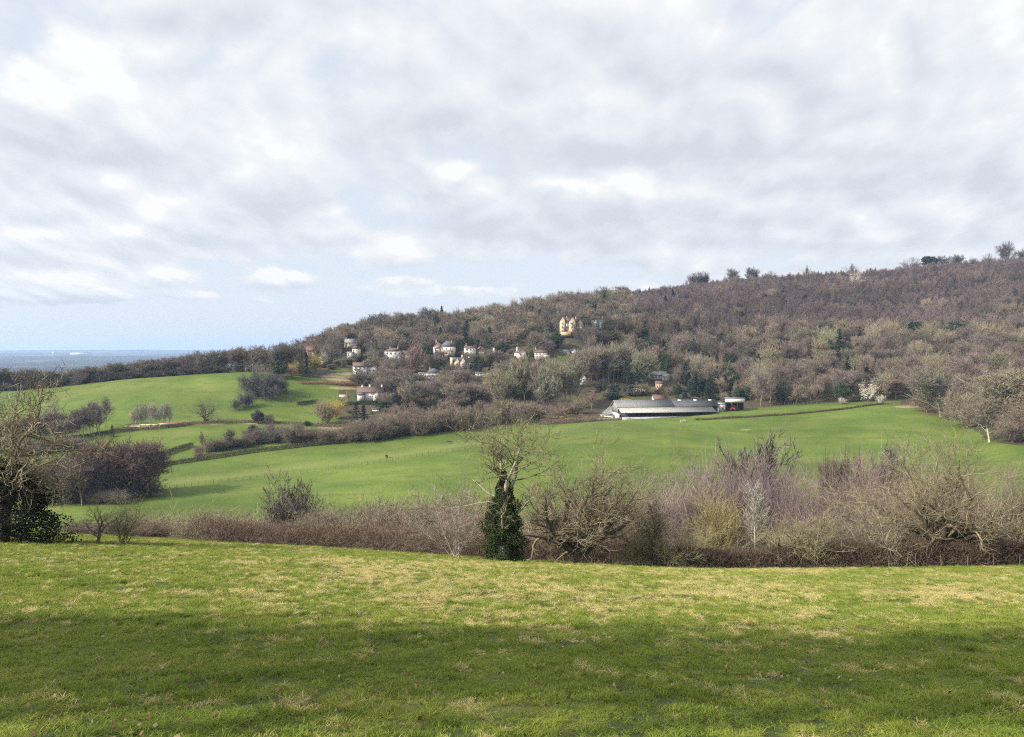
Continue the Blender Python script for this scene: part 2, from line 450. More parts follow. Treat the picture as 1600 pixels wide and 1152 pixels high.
def t_pollard(seed, n=1500):
    """clean tall trunk with a short dense ivied head"""
    g = np.random.default_rng(seed); t = Tree()
    tr = trunk_line(.76, .016, 6, .02, tip=.6, g=g); t.wood(tr, 6, 'trunk')
    l1 = branch(tr, 22, .93, 1.0, 1.05, .35, .22, m=6, wig=.15, up=.06, rr=.4, absL=True, g=g); t.wood(l1, 4, 'trunk')
    l2 = branch(l1, 7, .2, 1.0, .7, .25, .5, m=4, wig=.18, up=.05, rr=.5, g=g); t.wood(l2, 3)
    l3 = branch(l2, 5, .1, 1.0, .7, .25, .5, m=3, wig=.18, up=.05, rr=.5, g=g)
    t.tw(twigs(l3, 6, .05, .6, .25, .6, .004, g=g))
    t.norm(); A = np.concatenate([v for v in t.cr.V]); C = A[g.integers(0, len(A), n)]+g.normal(0, .02, (n, 3))
    V, Q = cards(C, g.normal(size=C.shape), .05, g); t.ex = MB(); t.ex.add(V, quads=Q); t.exname = 'ivy'; t.exmat = M_LEAF
    return t

def t_ivied(seed, base='tall', n=1600, size=.05, top=.72, w=.0042, low=0.0, bole=.35):
    """bare tree whose trunk and lower limbs are wrapped in ivy"""
    t = (t_tall(seed, w=w, tw=7, bole=bole) if base == 'tall' else t_round(seed, w=w, tw=6))
    g = np.random.default_rng(seed); A = np.concatenate(t.tr.V); A = A[(A[:, 2] < top) & (A[:, 2] > low)]
    k = g.integers(0, len(A), n); C = A[k]+g.normal(0, .03, (n, 3))*np.array([1.2, 1.2, 1])
    V, Q = cards(C, g.normal(size=C.shape), size, g)
    t.ex = MB(); t.ex.add(V, quads=Q); t.exname = 'ivy'; t.exmat = M_LEAF
    return t

PROTO = {}
def proto(key, make):
    if key not in PROTO:
        t = make()
        leaf = key.split('_')[0] in ('spruce', 'leafy', 'pine', 'yew')
        d = dict(trunk=t.tr.mesh('trunk', [M_BARK]), crown=t.cr.mesh('crown', [M_LEAF if leaf else M_TWIG]))
        if t.ex is not None: d['ex'] = (t.exname, t.ex.mesh(t.exname, [t.exmat]))
        d['src'] = t
        PROTO[key] = d
    return PROTO[key]

IVY = (.022, .035, .012, 1)
def plant(kind, key, make, p, hgt, wid, col, label, cat='tree', group=None, bark=None, ex=None, rz=None, wy=None):
    """one tree or shrub: an Empty at its foot with a trunk and a crown"""
    d = proto(key, make)
    o = empty(kind, (p[0], p[1], p[2]-.02*hgt), random.random()*6.28 if rz is None else rz)
    o.scale = (wid, wy or wid, hgt)
    tag(o, label, cat, group)
    b = bark or tuple(c*1.05 for c in col[:3])
    for nm, me, c in (('stem' if kind.endswith(('shrub', 'bush', 'thicket')) else 'trunk', d['trunk'], b), ('crown', d['crown'], col)):
        q = link(bpy.data.objects.new(nm, me), o); q.color = (*c[:3], 1)
    if 'ex' in d:
        q = link(bpy.data.objects.new(d['ex'][0], d['ex'][1]), o); q.color = (*(ex or IVY)[:3], 1)
    return o

def px(p, n): return n*p[1]/FPX       # photo pixels to metres at a point's distance

def vary(c, a=.15):
    f = 1+random.uniform(-a, a)
    return tuple(max(.004, x*f*(1+random.uniform(-a, a)*.4)) for x in c[:3])

# wood colours (bare twigs, bark, lichen)
GREY = (.150, .128, .105); BROWN = (.150, .112, .085); PURP = (.150, .105, .100); OLIVE = (.185, .160, .085)
PALE = (.290, .255, .200); DARK = (.065, .055, .045); PINK = (.200, .140, .125); LICH = (.215, .195, .105)
EVG = (.030, .046, .022); EVB = (.022, .036, .028); WILLOW = (.300, .235, .070); TAN = (.23, .18, .115)

# ------------------------------------------------------------------ many copies inside ONE stuff object
def scatter(name, protos, mats, pts, scl, rot, idx):
    """protos: list of (V,T,Q,tm,qm); every point of pts carries proto idx with its own scale and rotation"""
    Vs, Ts, Qs, tms, qms, pk = [], [], [], [], [], []; n = 0
    for k, (V, T, Q, tm, qm) in enumerate(protos):
        Vs.append(V); Ts.append(T+n); Qs.append(Q+n); tms.append(tm); qms.append(qm); pk.append(np.full(len(V), k)); n += len(V)
    Vs.append(pts); pk.append(-1-np.asarray(idx))
    me = mesh_from(name, np.concatenate(Vs), np.concatenate(Ts), np.concatenate(Qs), np.concatenate(tms), np.concatenate(qms), mats)
    a = me.attributes.new('pk', 'INT', 'POINT'); a.data.foreach_set('value', np.concatenate(pk).astype(np.int32))
    S = np.ones((n+len(pts), 3), np.float32); S[n:] = scl; R = np.zeros((n+len(pts), 3), np.float32); R[n:] = rot
    a = me.attributes.new('scl', 'FLOAT_VECTOR', 'POINT'); a.data.foreach_set('vector', S.ravel())
    a = me.attributes.new('rot', 'FLOAT_VECTOR', 'POINT'); a.data.foreach_set('vector', R.ravel())
    o = link(bpy.data.objects.new(name, me))
    ng = bpy.data.node_groups.new(name+'_spread', 'GeometryNodeTree')
    ng.interface.new_socket('Geometry', in_out='INPUT', socket_type='NodeSocketGeometry')
    ng.interface.new_socket('Geometry', in_out='OUTPUT', socket_type='NodeSocketGeometry')
    N, Lk = ng.nodes.new, ng.links.new
    gi, go, jn = N('NodeGroupInput'), N('NodeGroupOutput'), N('GeometryNodeJoinGeometry')
    def named(nm, ty):
        q = N('GeometryNodeInputNamedAttribute'); q.data_type = ty; q.inputs['Name'].default_value = nm
        return next(s for s in q.outputs if s.enabled and s.name == 'Attribute')
    pkA, sA, rA = named('pk', 'INT'), named('scl', 'FLOAT_VECTOR'), named('rot', 'FLOAT_VECTOR')
    e2r = N('FunctionNodeEulerToRotation'); Lk(rA, e2r.inputs[0])
    def where(val):
        c = N('FunctionNodeCompare'); c.data_type = 'INT'; c.operation = 'EQUAL'
        Lk(pkA, c.inputs[2]); c.inputs[3].default_value = val
        s = N('GeometryNodeSeparateGeometry'); s.domain = 'POINT'
        Lk(gi.outputs[0], s.inputs[0]); Lk(c.outputs[0], s.inputs[1]); return s.outputs[0]
    for k in range(len(protos)):
        ip = N('GeometryNodeInstanceOnPoints')
        Lk(where(-1-k), ip.inputs['Points']); Lk(where(k), ip.inputs['Instance'])
        Lk(e2r.outputs[0], ip.inputs['Rotation']); Lk(sA, ip.inputs['Scale'])
        Lk(ip.outputs[0], jn.inputs[0])
    Lk(jn.outputs[0], go.inputs[0])
    md = o.modifiers.new('spread', 'NODES'); md.node_group = ng
    return o

def proto_arrays(t, mt=0, mc=1, mx=2):
    mb = MB()
    for part, m in ((t.tr, mt), (t.cr, mc), (t.ex, mx)):
        if part is None: continue
        V, T, Q, _, _ = part.arrays(); mb.add(V, T, Q, m)
    return mb.arrays()
# ------------------------------------------------------------------ camera, sun, sky
SUN_AZ = math.radians(242)     # compass-like: clockwise from +Y; the sun stands to the left and behind
SUN_EL = math.radians(33)
cam = link(bpy.data.objects.new('camera', bpy.data.cameras.new('camera')))
cam.data.sensor_width = 36; cam.data.lens = 36*FPX/1600; cam.data.shift_y = -31/1600
cam.data.clip_start = 0.1; cam.data.clip_end = 80000
cam.location = (0, 0, EYE); cam.rotation_euler = (PI/2, 0, 0)
SC.camera = cam
sd = np.array([math.sin(SUN_AZ)*math.cos(SUN_EL), math.cos(SUN_AZ)*math.cos(SUN_EL), math.sin(SUN_EL)])
sun = link(bpy.data.objects.new('sun', bpy.data.lights.new('sun', 'SUN')))
sun.data.energy = 5.0; sun.data.angle = math.radians(.55); sun.data.color = (1, .93, .80)
from mathutils import Vector
sun.rotation_euler = Vector(sd).to_track_quat('Z', 'Y').to_euler()
SC.view_settings.view_transform = 'Standard'; SC.view_settings.look = 'None'
SC.view_settings.exposure = 0.74; SC.view_settings.gamma = 1

w = bpy.data.worlds.new('World'); SC.world = w; w.use_nodes = True
wt = w.node_tree; wt.nodes.clear(); n = NT(wt)
wo = wt.nodes.new('ShaderNodeOutputWorld'); bg = wt.nodes.new('ShaderNodeBackground')
wt.links.new(bg.outputs[0], wo.inputs[0]); bg.inputs['Strength'].default_value = 0.098
sky = wt.nodes.new('ShaderNodeTexSky'); sky.sky_type = 'NISHITA'; sky.sun_disc = False
sky.sun_elevation = SUN_EL; sky.sun_rotation = SUN_AZ; sky.air_density = 1.0; sky.dust_density = 1.0
dirv = n.vec('NORMALIZE', wt.nodes.new('ShaderNodeTexCoord').outputs['Generated'])
dx, dy, dz = n.sep(dirv)
el = n.math('MAXIMUM', dz, 0.0)
iy = n.math('DIVIDE', 1.0, n.math('MAXIMUM', n.math('ABSOLUTE', dy), 0.05))
gx, gz = n.math('MULTIPLY', dx, iy), n.math('MULTIPLY', dz, iy)       # slope of the direction, east and up
# puffs get smaller and flatter towards the horizon
e1 = n.math('ADD', n.math('MAXIMUM', gz, 0.0), .085)
cu = n.math('DIVIDE', gx, n.math('POWER', e1, .48)); cv = n.math('MULTIPLY', n.math('LOGARITHM', e1, math.e), .85)
def cloudco(dv=0.0, du=0.0):
    return n.comb(n.math('ADD', cu, 3.3+du), n.math('ADD', cv, 7.1+dv), 1.7)
def billow(dv, du=0.0, sc=3.7):
    # rounded lobes: a folded noise, creased where two puffs meet
    a = n.math('ABSOLUTE', n.math('SUBTRACT', n.noise2(cloudco(dv+9.0, du), sc, 0), .5))
    b = n.math('ABSOLUTE', n.math('SUBTRACT', n.noise2(cloudco(dv+15.0, du), sc*2.3, 0), .5))
    c = n.math('ABSOLUTE', n.math('SUBTRACT', n.noise2(cloudco(dv+4.0, du), sc*5.1, 2, .6), .5))
    return n.math('ADD', n.math('ADD', a, n.math('MULTIPLY', b, .55)), n.math('MULTIPLY', c, .24))
def dens(dv, du=0.0):
    a = n.noise2(cloudco(dv, du), 1.5, 7, .56)
    return n.math('ADD', n.math('MULTIPLY', a, .72), n.math('MULTIPLY', billow(dv, du), .62))
d0, d1 = dens(0.0), dens(.06, .03)
lit = n.math('SUBTRACT', d0, d1)                # > 0 where the cloud thins upwards: sunlit tops
# the day's own cloud banks, as places in the sky (slopes east and up)
wx = n.math('SUBTRACT', n.noise2(cloudco(11.0), 3.2, 4, .62), .5)
wy = n.math('SUBTRACT', n.noise2(cloudco(23.0), 3.2, 4, .62), .5)
sx_ = n.math('ADD', gx, n.math('MULTIPLY', wx, n.math('MULTIPLY', e1, .27))); sy_ = n.math('ADD', gz, n.math('MULTIPLY', wy, n.math('MULTIPLY', e1, .22)))
spos = n.comb(sx_, sy_, 0.0)
def bank(lst, slope=False):
    tot = up_ = 0.0
    for u, v, ru, rv, a in lst:
        m = wt.nodes.new('ShaderNodeVectorMath'); m.operation = 'MULTIPLY_ADD'; n.put(spos, m.inputs[0])
        m.inputs[1].default_value = (FPX/ru, FPX/rv, 0); m.inputs[2].default_value = (-(u-800)/ru, -(VH-v)/rv, 0)
        g_ = n.math('POWER', math.exp(-1), n.vec('DOT_PRODUCT', m.outputs[0], m.outputs[0]))
        tot = n.math('MULTIPLY_ADD', g_, a, tot)
        if slope: up_ = n.math('MULTIPLY_ADD', n.math('MULTIPLY', g_, a), n.sep(m.outputs[0])[1], up_)
    return (tot, up_)
white, wtop = bank([(130,165,100,80,1), (420,255,66,52,1.25), (150,110,120,60,.4), (708,288,34,17,1.1), (240,350,48,26,1), (110,368,120,20,.9),
              (60,447,95,17,1.4), (125,464,66,10,1), (268,431,34,12,1.3), (436,432,42,12,1.3), (625,444,48,12,1.1), (620,398,60,20,.8), (410,470,35,7,.8),
              (880,298,70,20,1.0), (970,310,110,24,.9), (720,452,40,9,.9), (320,464,30,7,.8), (800,450,25,8,.9), (180,470,60,8,.6),
              (1290,270,110,24,.6), (1540,240,90,40,.6), (160,290,44,22,.8), (1110,320,70,22,.6), (1480,345,120,22,.6), (1330,375,140,14,.6)], True)
grey, _ = bank([(80,243,150,36,1.0), (260,394,110,13,.8), (430,318,85,18,.8), (650,185,120,46,.6), (720,205,150,26,.5), (1080,150,210,80,.7), (1180,110,80,50,.5), (1100,235,230,30,.9),
             (920,360,200,32,1.0), (730,375,90,14,.7), (1420,290,170,36,.8), (1200,350,180,18,.5), (860,110,80,60,.3), (230,40,110,50,.5), (60,474,100,6,.5), (960,90,60,70,.3)])
blue, _ = bank([(560,515,700,36,.9), (60,515,300,34,.6), (330,410,210,18,.4), (560,325,60,30,.35), (960,266,110,14,.7), (430,480,340,26,.3), (890,425,120,22,.6), (700,240,60,50,.2), (215,120,20,40,.3), (640,425,160,20,.5), (520,120,60,60,.3), (1300,60,120,40,.25)])
body = n.math('SUBTRACT', n.math('ADD', n.math('MULTIPLY', n.math('SUBTRACT', d0, .56), 3.2), n.math('ADD', n.math('MULTIPLY', white, 1.25), n.math('MULTIPLY', grey, .55))), n.math('MULTIPLY', blue, 1.25))
body = n.math('ADD', body, n.mapr(gz, .03, .15, .20, .74))
cover = n.math('MULTIPLY', n.mapr(body, -.25, .50), n.mapr(gz, -.004, .006))
shade = n.math('ADD', n.math('MULTIPLY', lit, 2.1), n.math('ADD', n.math('MULTIPLY', white, .30), n.math('MULTIPLY', wtop, .75)))
shade = n.math('ADD', n.math('ADD', shade, n.mapr(gz, .22, .44, 0, .16)), n.math('MULTIPLY', grey, -.34))
shade = n.math('ADD', shade, n.math('MULTIPLY', n.math('SUBTRACT', billow(2.0, 0, 1.9),   .26), .34))
ccol = n.ramp(n.math('ADD', shade, .50), [(0, (4.15, 4.42, 4.80)), (.35, (4.72, 4.98, 5.28)), (.60, (5.15, 5.36, 5.58)), (.85, (5.65, 5.76, 5.84)), (1.0, (6.1, 6.1, 6.05))])
# clouds brightened towards the sun behind the viewer, added to lift fill in shade
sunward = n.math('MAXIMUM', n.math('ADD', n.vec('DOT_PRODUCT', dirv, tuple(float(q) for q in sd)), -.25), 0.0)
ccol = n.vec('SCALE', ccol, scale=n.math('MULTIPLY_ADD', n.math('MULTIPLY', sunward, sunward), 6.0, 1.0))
# the gaps: clear air, paled by thin high cloud
skyc = n.mix(.84, sky.outputs[0], (4.86, 5.22, 5.74))
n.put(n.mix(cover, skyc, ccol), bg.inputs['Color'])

# ------------------------------------------------------------------ ground
def axis(parts):
    return np.concatenate([np.arange(a, b, s) for a, b, s in parts])
ROWS = axis([(-60, -4, 4), (-4, 30, .5), (30, 74, 1), (74, 200, 3), (200, 460, 1.6), (460, 700, 2.2), (700, 1000, 4), (1000, 1700, 30), (1700, 3000, 65), (3000, 15600, 140)])
SS = np.arange(-1.0, 1.0001, .0037)
def build_ground():
    X = SS[None]*(np.maximum(ROWS, 0)+45)[:, None]; Y = np.repeat(ROWS[:, None], len(SS), 1)
    Z = H(X, Y)
    far = np.clip((Y-2600)/1500, 0, 1)
    rid = lambda y0, sg, a, sd: a*np.exp(-((Y-y0)/sg)**2)*(1+.22*fbm2(X/1400, X*0+sd, sd, 3))
    Z = Z+far*(rid(14200, 900, 58, 4)+rid(10200, 700, 36, 5)+rid(7000, 500, 22, 6)+rid(5000, 350, 10, 8)*.9+2.2*fbm2(X/420, Y/420, 7, 3))
    U = 800+FPX*X/np.maximum(Y, 40); Vr = VH+(EYE-Z)/np.maximum(Y, 1)*FPX
    c3, c4, c5, c6 = (np.interp(U, UG, KY[k]) for k in (2, 3, 4, 5))
    st = lambda a: np.clip(a/3.0+.5, 0, 1)             # soft over a few metres
    jit = 2.5*fbm2(X*.09, Y*.09, 21, 3)
    field = st(c3-Y+jit*.3)
    field = np.maximum(field, st(c5-2-Y)*np.clip((534-U)/10, 0, 1))
    field = np.maximum(field, st(c4-2-Y)*np.clip((U-1080)/6, 0, 1)*np.clip((1412-U)/10, 0, 1))
    field *= np.clip((Y-196)/10, 0, 1)
    def spot(u, v, ru, rv): return np.clip(1.6*(1-np.sqrt(((U-u)/ru)**2+((Vr-v+jit*.35)/rv)**2)), 0, 1)*(Y > 200)
    for q in ((718,592,26,6), (602,572,20,7), (530,579,22,3.5), (786,565,20,5), (845,505,26,6), (850,515,28,4), (1025,607,13,4), (700,604,30,3), (560,577,14,3), (905,634,40,4), (990,636,40,4), (525,632,30,4), (545,690,20,4)):
        field = np.maximum(field, spot(*q))
    dry = np.zeros_like(Z)
    for q in ((535,589,46,9), (640,600,40,5), (600,594,30,5), (300,662,80,2.5), (430,662,70,3), (520,668,40,4), (240,668,35,3), (860,652,30,4), (1420,636,35,3), (1165,672,14,1.2), (540,606,40,4)):
        dry = np.maximum(dry, spot(*q))
    red = np.zeros_like(Z)
    for q in ((510,598,40,3.2), (290,660,60,2.5), (1470,645,50,4), (560,604,20,3)):
        red = np.maximum(red, spot(*q))
    # paler strip above the wire fence, tracks in the near grass
    fl = np.interp(U, [150, 230, 400, 600, 760, 940, 1080], [776, 768, 747, 722, 699, 666, 660])
    strip = np.clip(1-np.abs(Vr-fl+8)/9, 0, 1)*(U < 1080)*(Y > 205)*np.clip((1000-U)/250, 0, 1)
    nx, ny = X.shape
    idx = np.arange(nx*ny).reshape(nx, ny)
    mats = (ground_near(), ground_valley(), ground_far())
    for name, a, b, m in (('pasture', -100, 74, mats[0]), ('hillside', 74, 1700, mats[1]), ('far_plain', 1700, 20000, mats[2])):
        r = np.where((ROWS >= a) & (ROWS < b))[0]; r = np.append(r, r[-1]+1) if r[-1]+1 < nx else r
        P = np.stack([X[r], Y[r], Z[r]], -1).reshape(-1, 3); I = np.arange(len(P)).reshape(len(r), ny)
        Q = np.stack([I[:-1, :-1], I[:-1, 1:], I[1:, 1:], I[1:, :-1]], -1).reshape(-1, 4)
        me = mesh_from(name, P, np.zeros((0, 3), int), Q, np.zeros(0, int), np.zeros(len(Q), int), [m], True)
        for k, A in (('field', field), ('dry', dry), ('red', red), ('strip', strip)):
            at_ = me.attributes.new(k, 'FLOAT', 'POINT'); at_.data.foreach_set('value', A[r].astype(np.float32).ravel())
        o = link(bpy.data.objects.new(name, me)); o['kind'] = 'structure'

G_GREEN = (.058, .102, .012); G_YEL = (.115, .135, .022); G_DEEP = (.034, .070, .009)
def ground_near():
    m, n, b = newmat('pasture_soil'); p = n.pos()
    c = n.ramp(n.noise(p, 1.1, 6, .65), [(.3, (.022, .034, .008)), (.5, (.036, .050, .011)), (.68, (.062, .060, .022))])
    c = n.mix(n.mapr(n.noise(p, .22, 3), .45, .62), c, (.095, .095, .028))
    n.put(c, b.inputs['Base Color']); n.put(n.bump(n.noise(p, 14, 4), .06, .8), b.inputs['Normal'])
    return m
def ground_valley():
    m, n, b = newmat('valley_grass'); p = n.pos()
    st = n.vec('MULTIPLY', p, (.35, 1.0, 0))
    g = n.ramp(n.noise(p, .035, 4, .6), [(.28, (.056, .092, .013)), (.5, (.082, .116, .018)), (.72, (.122, .144, .030))])
    g = n.mix(n.mapr(n.noise(st, .11, 5, .7), .48, .68, 0, .75), g, (.052, .086, .013))
    g = n.mix(n.mapr(n.noise(p, .9, 4, .7), .52, .75, 0, .55), g, (.125, .142, .038))
    g = n.vec('SCALE', g, scale=n.mapr(n.noise(p, .013, 4, .6), .35, .65, .84, 1.16))
    g = n.mix(n.math('MULTIPLY', n.attr('strip')[2], .55), g, (.155, .172, .048))
    wd = n.ramp(n.noise(p, .35, 5, .7), [(.3, (.030, .024, .015)), (.5, (.058, .044, .028)), (.7, (.095, .078, .045))])  # woodland floor darker than leaf litter, understorey shade put into the colour
    wd = n.mix(n.mapr(n.noise(p, .05, 3), .5, .62, 0, .7), wd, (.060, .072, .022))
    edge = n.mapr(n.math('ADD', n.attr('field')[2], n.math('MULTIPLY', n.math('SUBTRACT', n.noise(p, .5, 4), .5), .5)), .4, .6)
    c = n.mix(edge, wd, g)
    c = n.mix(n.mapr(n.math('MULTIPLY', n.attr('dry')[2], n.math('ADD', n.noise(p, .25, 5, .7), .45)), .25, .75), c, n.ramp(n.noise(p, .5, 4), [(.35, (.17, .135, .065)), (.65, (.25, .205, .115))]))
    c = n.mix(n.mapr(n.math('MULTIPLY', n.attr('red')[2], n.math('ADD', n.noise(p, .3, 5, .7), .45)), .25, .75), c, (.17, .085, .05))
    n.put(c, b.inputs['Base Color']); n.put(n.bump(n.noise(p, 1.3, 5, .7), .5, .7), b.inputs['Normal'])
    return m
def ground_far():
    m, n, b = newmat('far_country'); p = n.vec('MULTIPLY', n.pos(), (1, .5, 0))
    v = wv = n.nt.nodes.new('ShaderNodeTexVoronoi'); n.put(p, v.inputs['Vector']); v.inputs['Scale'].default_value = .0045
    fields = n.ramp(n.sep(v.outputs['Color'])[0], [(.0, (.022, .030, .020)), (.4, (.034, .042, .026)), (.6, (.085, .08, .065)), (1, (.016, .02, .016))], 'CONSTANT')
    c = n.mix(n.mapr(n.noise(p, .0022, 5, .65), .44, .56), fields, (.014, .017, .015))
    n.put(c, b.inputs['Base Color']); return m
build_ground()

# ------------------------------------------------------------------ the air
def build_haze():
    mb = MB(); x0, x1, y0, y1, z0, z1 = -16500, 16500, -900, 15700, -82, 150
    mb.box(((x0+x1)/2, (y0+y1)/2, (z0+z1)/2), (x1-x0, y1-y0, z1-z0))
    m = bpy.data.materials.new('haze'); m.use_nodes = True; nt = m.node_tree; nt.nodes.clear()
    out = nt.nodes.new('ShaderNodeOutputMaterial'); v = nt.nodes.new('ShaderNodeVolumePrincipled')
    v.inputs['Color'].default_value = (.49, .67, 1.0, 1); v.inputs['Density'].default_value = 8.5e-5; v.inputs['Anisotropy'].default_value = .2
    nt.links.new(v.outputs[0], out.inputs['Volume'])
    o = mb.obj('haze', m); o['kind'] = 'stuff'
build_haze()

# ------------------------------------------------------------------ near grass
def blade_patch(seed, nb, rad, h, wdt, straw):
    """a ragged tuft-bed: nb bent blades inside a circle"""
    g = np.random.default_rng(seed)
    nt_ = max(5, nb//22); tc = g.normal(0, rad*.5, (nt_, 2)); th = .3+1.3*g.random(nt_)**1.5
    k = g.integers(0, nt_, nb); B = np.zeros((nb, 3)); B[:, :2] = tc[k]+g.normal(0, rad*.12, (nb, 2))*(.5+.8*g.random((nb, 1)))
    L = h*th[k]*(.5+.8*g.random(nb)); a = g.random(nb)*6.28; lean = (.35+.75*g.random(nb)) if not straw else (.9+.9*g.random(nb))
    D = np.stack([np.cos(a)*lean, np.sin(a)*lean, np.ones(nb)], 1); D = nrm(D)
    P1 = B+D*L[:, None]*.55; D2 = nrm(D+np.stack([np.cos(a), np.sin(a), -.5*np.ones(nb)], 1)*.55); P2 = P1+D2*L[:, None]*.55
    b = g.random(nb)*6.28; S = np.stack([np.cos(b), np.sin(b), np.zeros(nb)], 1)*wdt*.5*(.7+.6*g.random((nb, 1)))
    V = np.stack([B-S, B+S, P1+S*.8, P1-S*.8, P2], 1).reshape(-1, 3); V[:, 2] -= .008
    i = np.arange(nb)[:, None]*5
    return V, i+np.array([[3, 2, 4]]), i+np.array([[0, 1, 2, 3]])
def grass_mats():
    out = []
    for k in (0, 1):
        m, n, b = newmat(('green_blades', 'straw_blades')[k]); p = n.pos(); isl = n.island()
        if k == 0:
            c = n.ramp(n.math('ADD', n.math('ADD', n.math('MULTIPLY', n.noise(p, .45, 3, .6), .48), n.math('MULTIPLY', n.noise(p, 2.6, 3, .6), .34)), n.math('MULTIPLY', isl, .22)), [(.25, (.070, .100, .014)), (.5, (.138, .186, .024)), (.70, (.265, .268, .055)), (.88, (.45, .39, .17))])
        else:
            c = n.ramp(n.math('ADD', n.math('MULTIPLY', n.noise(p, .9, 3), .5), n.math('MULTIPLY', isl, .5)), [(.2, (.24, .18, .06)), (.5, (.43, .36, .14)), (.8, (.58, .50, .25))])
        n.put(c, b.inputs['Base Color']); b.inputs['Roughness'].default_value = .7
        tl = n.nt.nodes.new('ShaderNodeBsdfTranslucent'); n.put(c, tl.inputs['Color'])
        mx = n.nt.nodes.new('ShaderNodeMixShader'); mx.inputs[0].default_value = .28
        o = next(q for q in n.nt.nodes if q.type == 'OUTPUT_MATERIAL')
        n.nt.links.new(b.outputs[0], mx.inputs[1]); n.nt.links.new(tl.outputs[0], mx.inputs[2]); n.nt.links.new(mx.outputs[0], o.inputs[0])
        out.append(m)
    return out
def build_grass():
    protos = []
    for s in range(3):
        V, T, Q = blade_patch(s, 420, .26, .075, .006, False); protos.append((V, T, Q, np.zeros(len(T), int), np.zeros(len(Q), int)))
    for s in range(2):
        V, T, Q = blade_patch(10+s, 260, .22, .085, .006, True); protos.append((V, T, Q, np.ones(len(T), int), np.ones(len(Q), int)))
    for s in range(2):
        V, T, Q = blade_patch(20+s, 150, .12, .13, .007, False); protos.append((V, T, Q, np.zeros(len(T), int), np.zeros(len(Q), int)))
    pts, scl, idx = [], [], []
    for y0, y1, dn, s in ((4.3, 12, 44, .85), (12, 22, 21, 1.1), (22, 40, 8, 1.5), (40, 74.5, 4.2, 2.0)):
        A = (y1-y0)*((y0+y1)*.70+6.4); N = int(A*dn)
        y = np.sqrt(rng.random(N)*(y1**2-y0**2)+y0**2); x = (rng.random(N)*2-1)*(y*.70+3.2)
        z = H(x, y)
        f1 = fbm2(x*1.1, y*1.1, 31, 3); f2 = fbm2(x*.23, y*.16, 32, 3); f3 = fbm2(x*3.1, y*3.1, 33, 2); f4 = fbm2(x*9, y*9, 34, 2)
        u = 800+FPX*x/y; v = VH+(EYE-z)/y*FPX
        bias = np.interp(v, [835, 880, 930, 985, 1040, 1152], [.02, .42, .46, .05, -.30, -.02])+np.interp(u, [0, 300, 650, 1100, 1600], [-.38, -.12, .12, .26, .16])
        track = np.exp(-((u-1345-(v-900)*-.55)/26)**2)+np.exp(-((u-1418-(v-900)*-.7)/22)**2)
        bias = bias-.55*track*(v < 985)+.5*np.exp(-(((u-30)/170)**2+((v-1120)/60)**2))
        straw = (f1*.5+f2*.45+f3*.5+bias*1.15+rng.normal(0, .6, N)) > .58
        tuft = (rng.random(N) < .12)
        i = np.where(straw, rng.integers(3, 5, N), rng.integers(0, 3, N)); i = np.where(tuft & ~straw, rng.integers(5, 7, N), i)
        sc = s*(.7+.6*rng.random(N))
        hh = np.interp(y, [5, 9, 20, 74], [.5, .6, .66, .56])*np.clip(1+.55*f4*np.interp(y, [5, 30], [1, .4])+.35*np.clip(f3, -1, 1.2)+.3*np.clip(f1, -1, 1), .25, 2.4)*(1-.45*track)
        kp = (f4+.35*rng.normal(0, 1, N) > -.62) | (y > 26)
        x, y, z, sc, hh, i = (q[kp] for q in (x, y, z, sc, hh, i))
        pts.append(np.stack([x, y, z], 1)); scl.append(np.stack([sc, sc, sc*hh], 1)); idx.append(i)
    pts, scl, idx = np.concatenate(pts), np.concatenate(scl), np.concatenate(idx)
    R = np.zeros_like(pts); R[:, 2] = rng.random(len(pts))*6.28
    R[:, 0] = 0
    o = scatter('pasture_grass', protos, grass_mats(), pts, scl, R, idx)
    tag(o, 'short green pasture grass mixed with straw coloured tufts', 'grass', kind='stuff')
    # fallen leaves and crumbs of dead stalk lying in the grass
    mb = MB(); N = 5200; y = 5.5+rng.random(N)**1.4*18; x = (rng.random(N)*2-1)*(y*.68+1.5)
    keep = (fbm2(x*.8, y*.8, 77, 2)+rng.normal(0, .4, N)+.5*np.exp(-((x+4.2)/2.2)**2-((y-8)/2.5)**2)) > .42; x, y = x[keep], y[keep]
    C = np.stack([x, y, H(x, y)+.03+.03*rng.random(len(x))], 1)
    V, Q = cards(C, np.tile([0, -.25, 1.0], (len(C), 1)), .034, rng, 1.5); mb.add(V, quads=Q)
    m, nn, b = newmat('dead_leaf'); nn.put(nn.ramp(nn.island(), [(0, (.08, .04, .02)), (.5, (.20, .12, .07)), (1, (.32, .23, .15))]), b.inputs['Base Color'])
    tag(mb.obj('fallen_leaves', m), 'brown fallen leaves scattered over the pasture grass', 'leaves', kind='stuff')
build_grass()
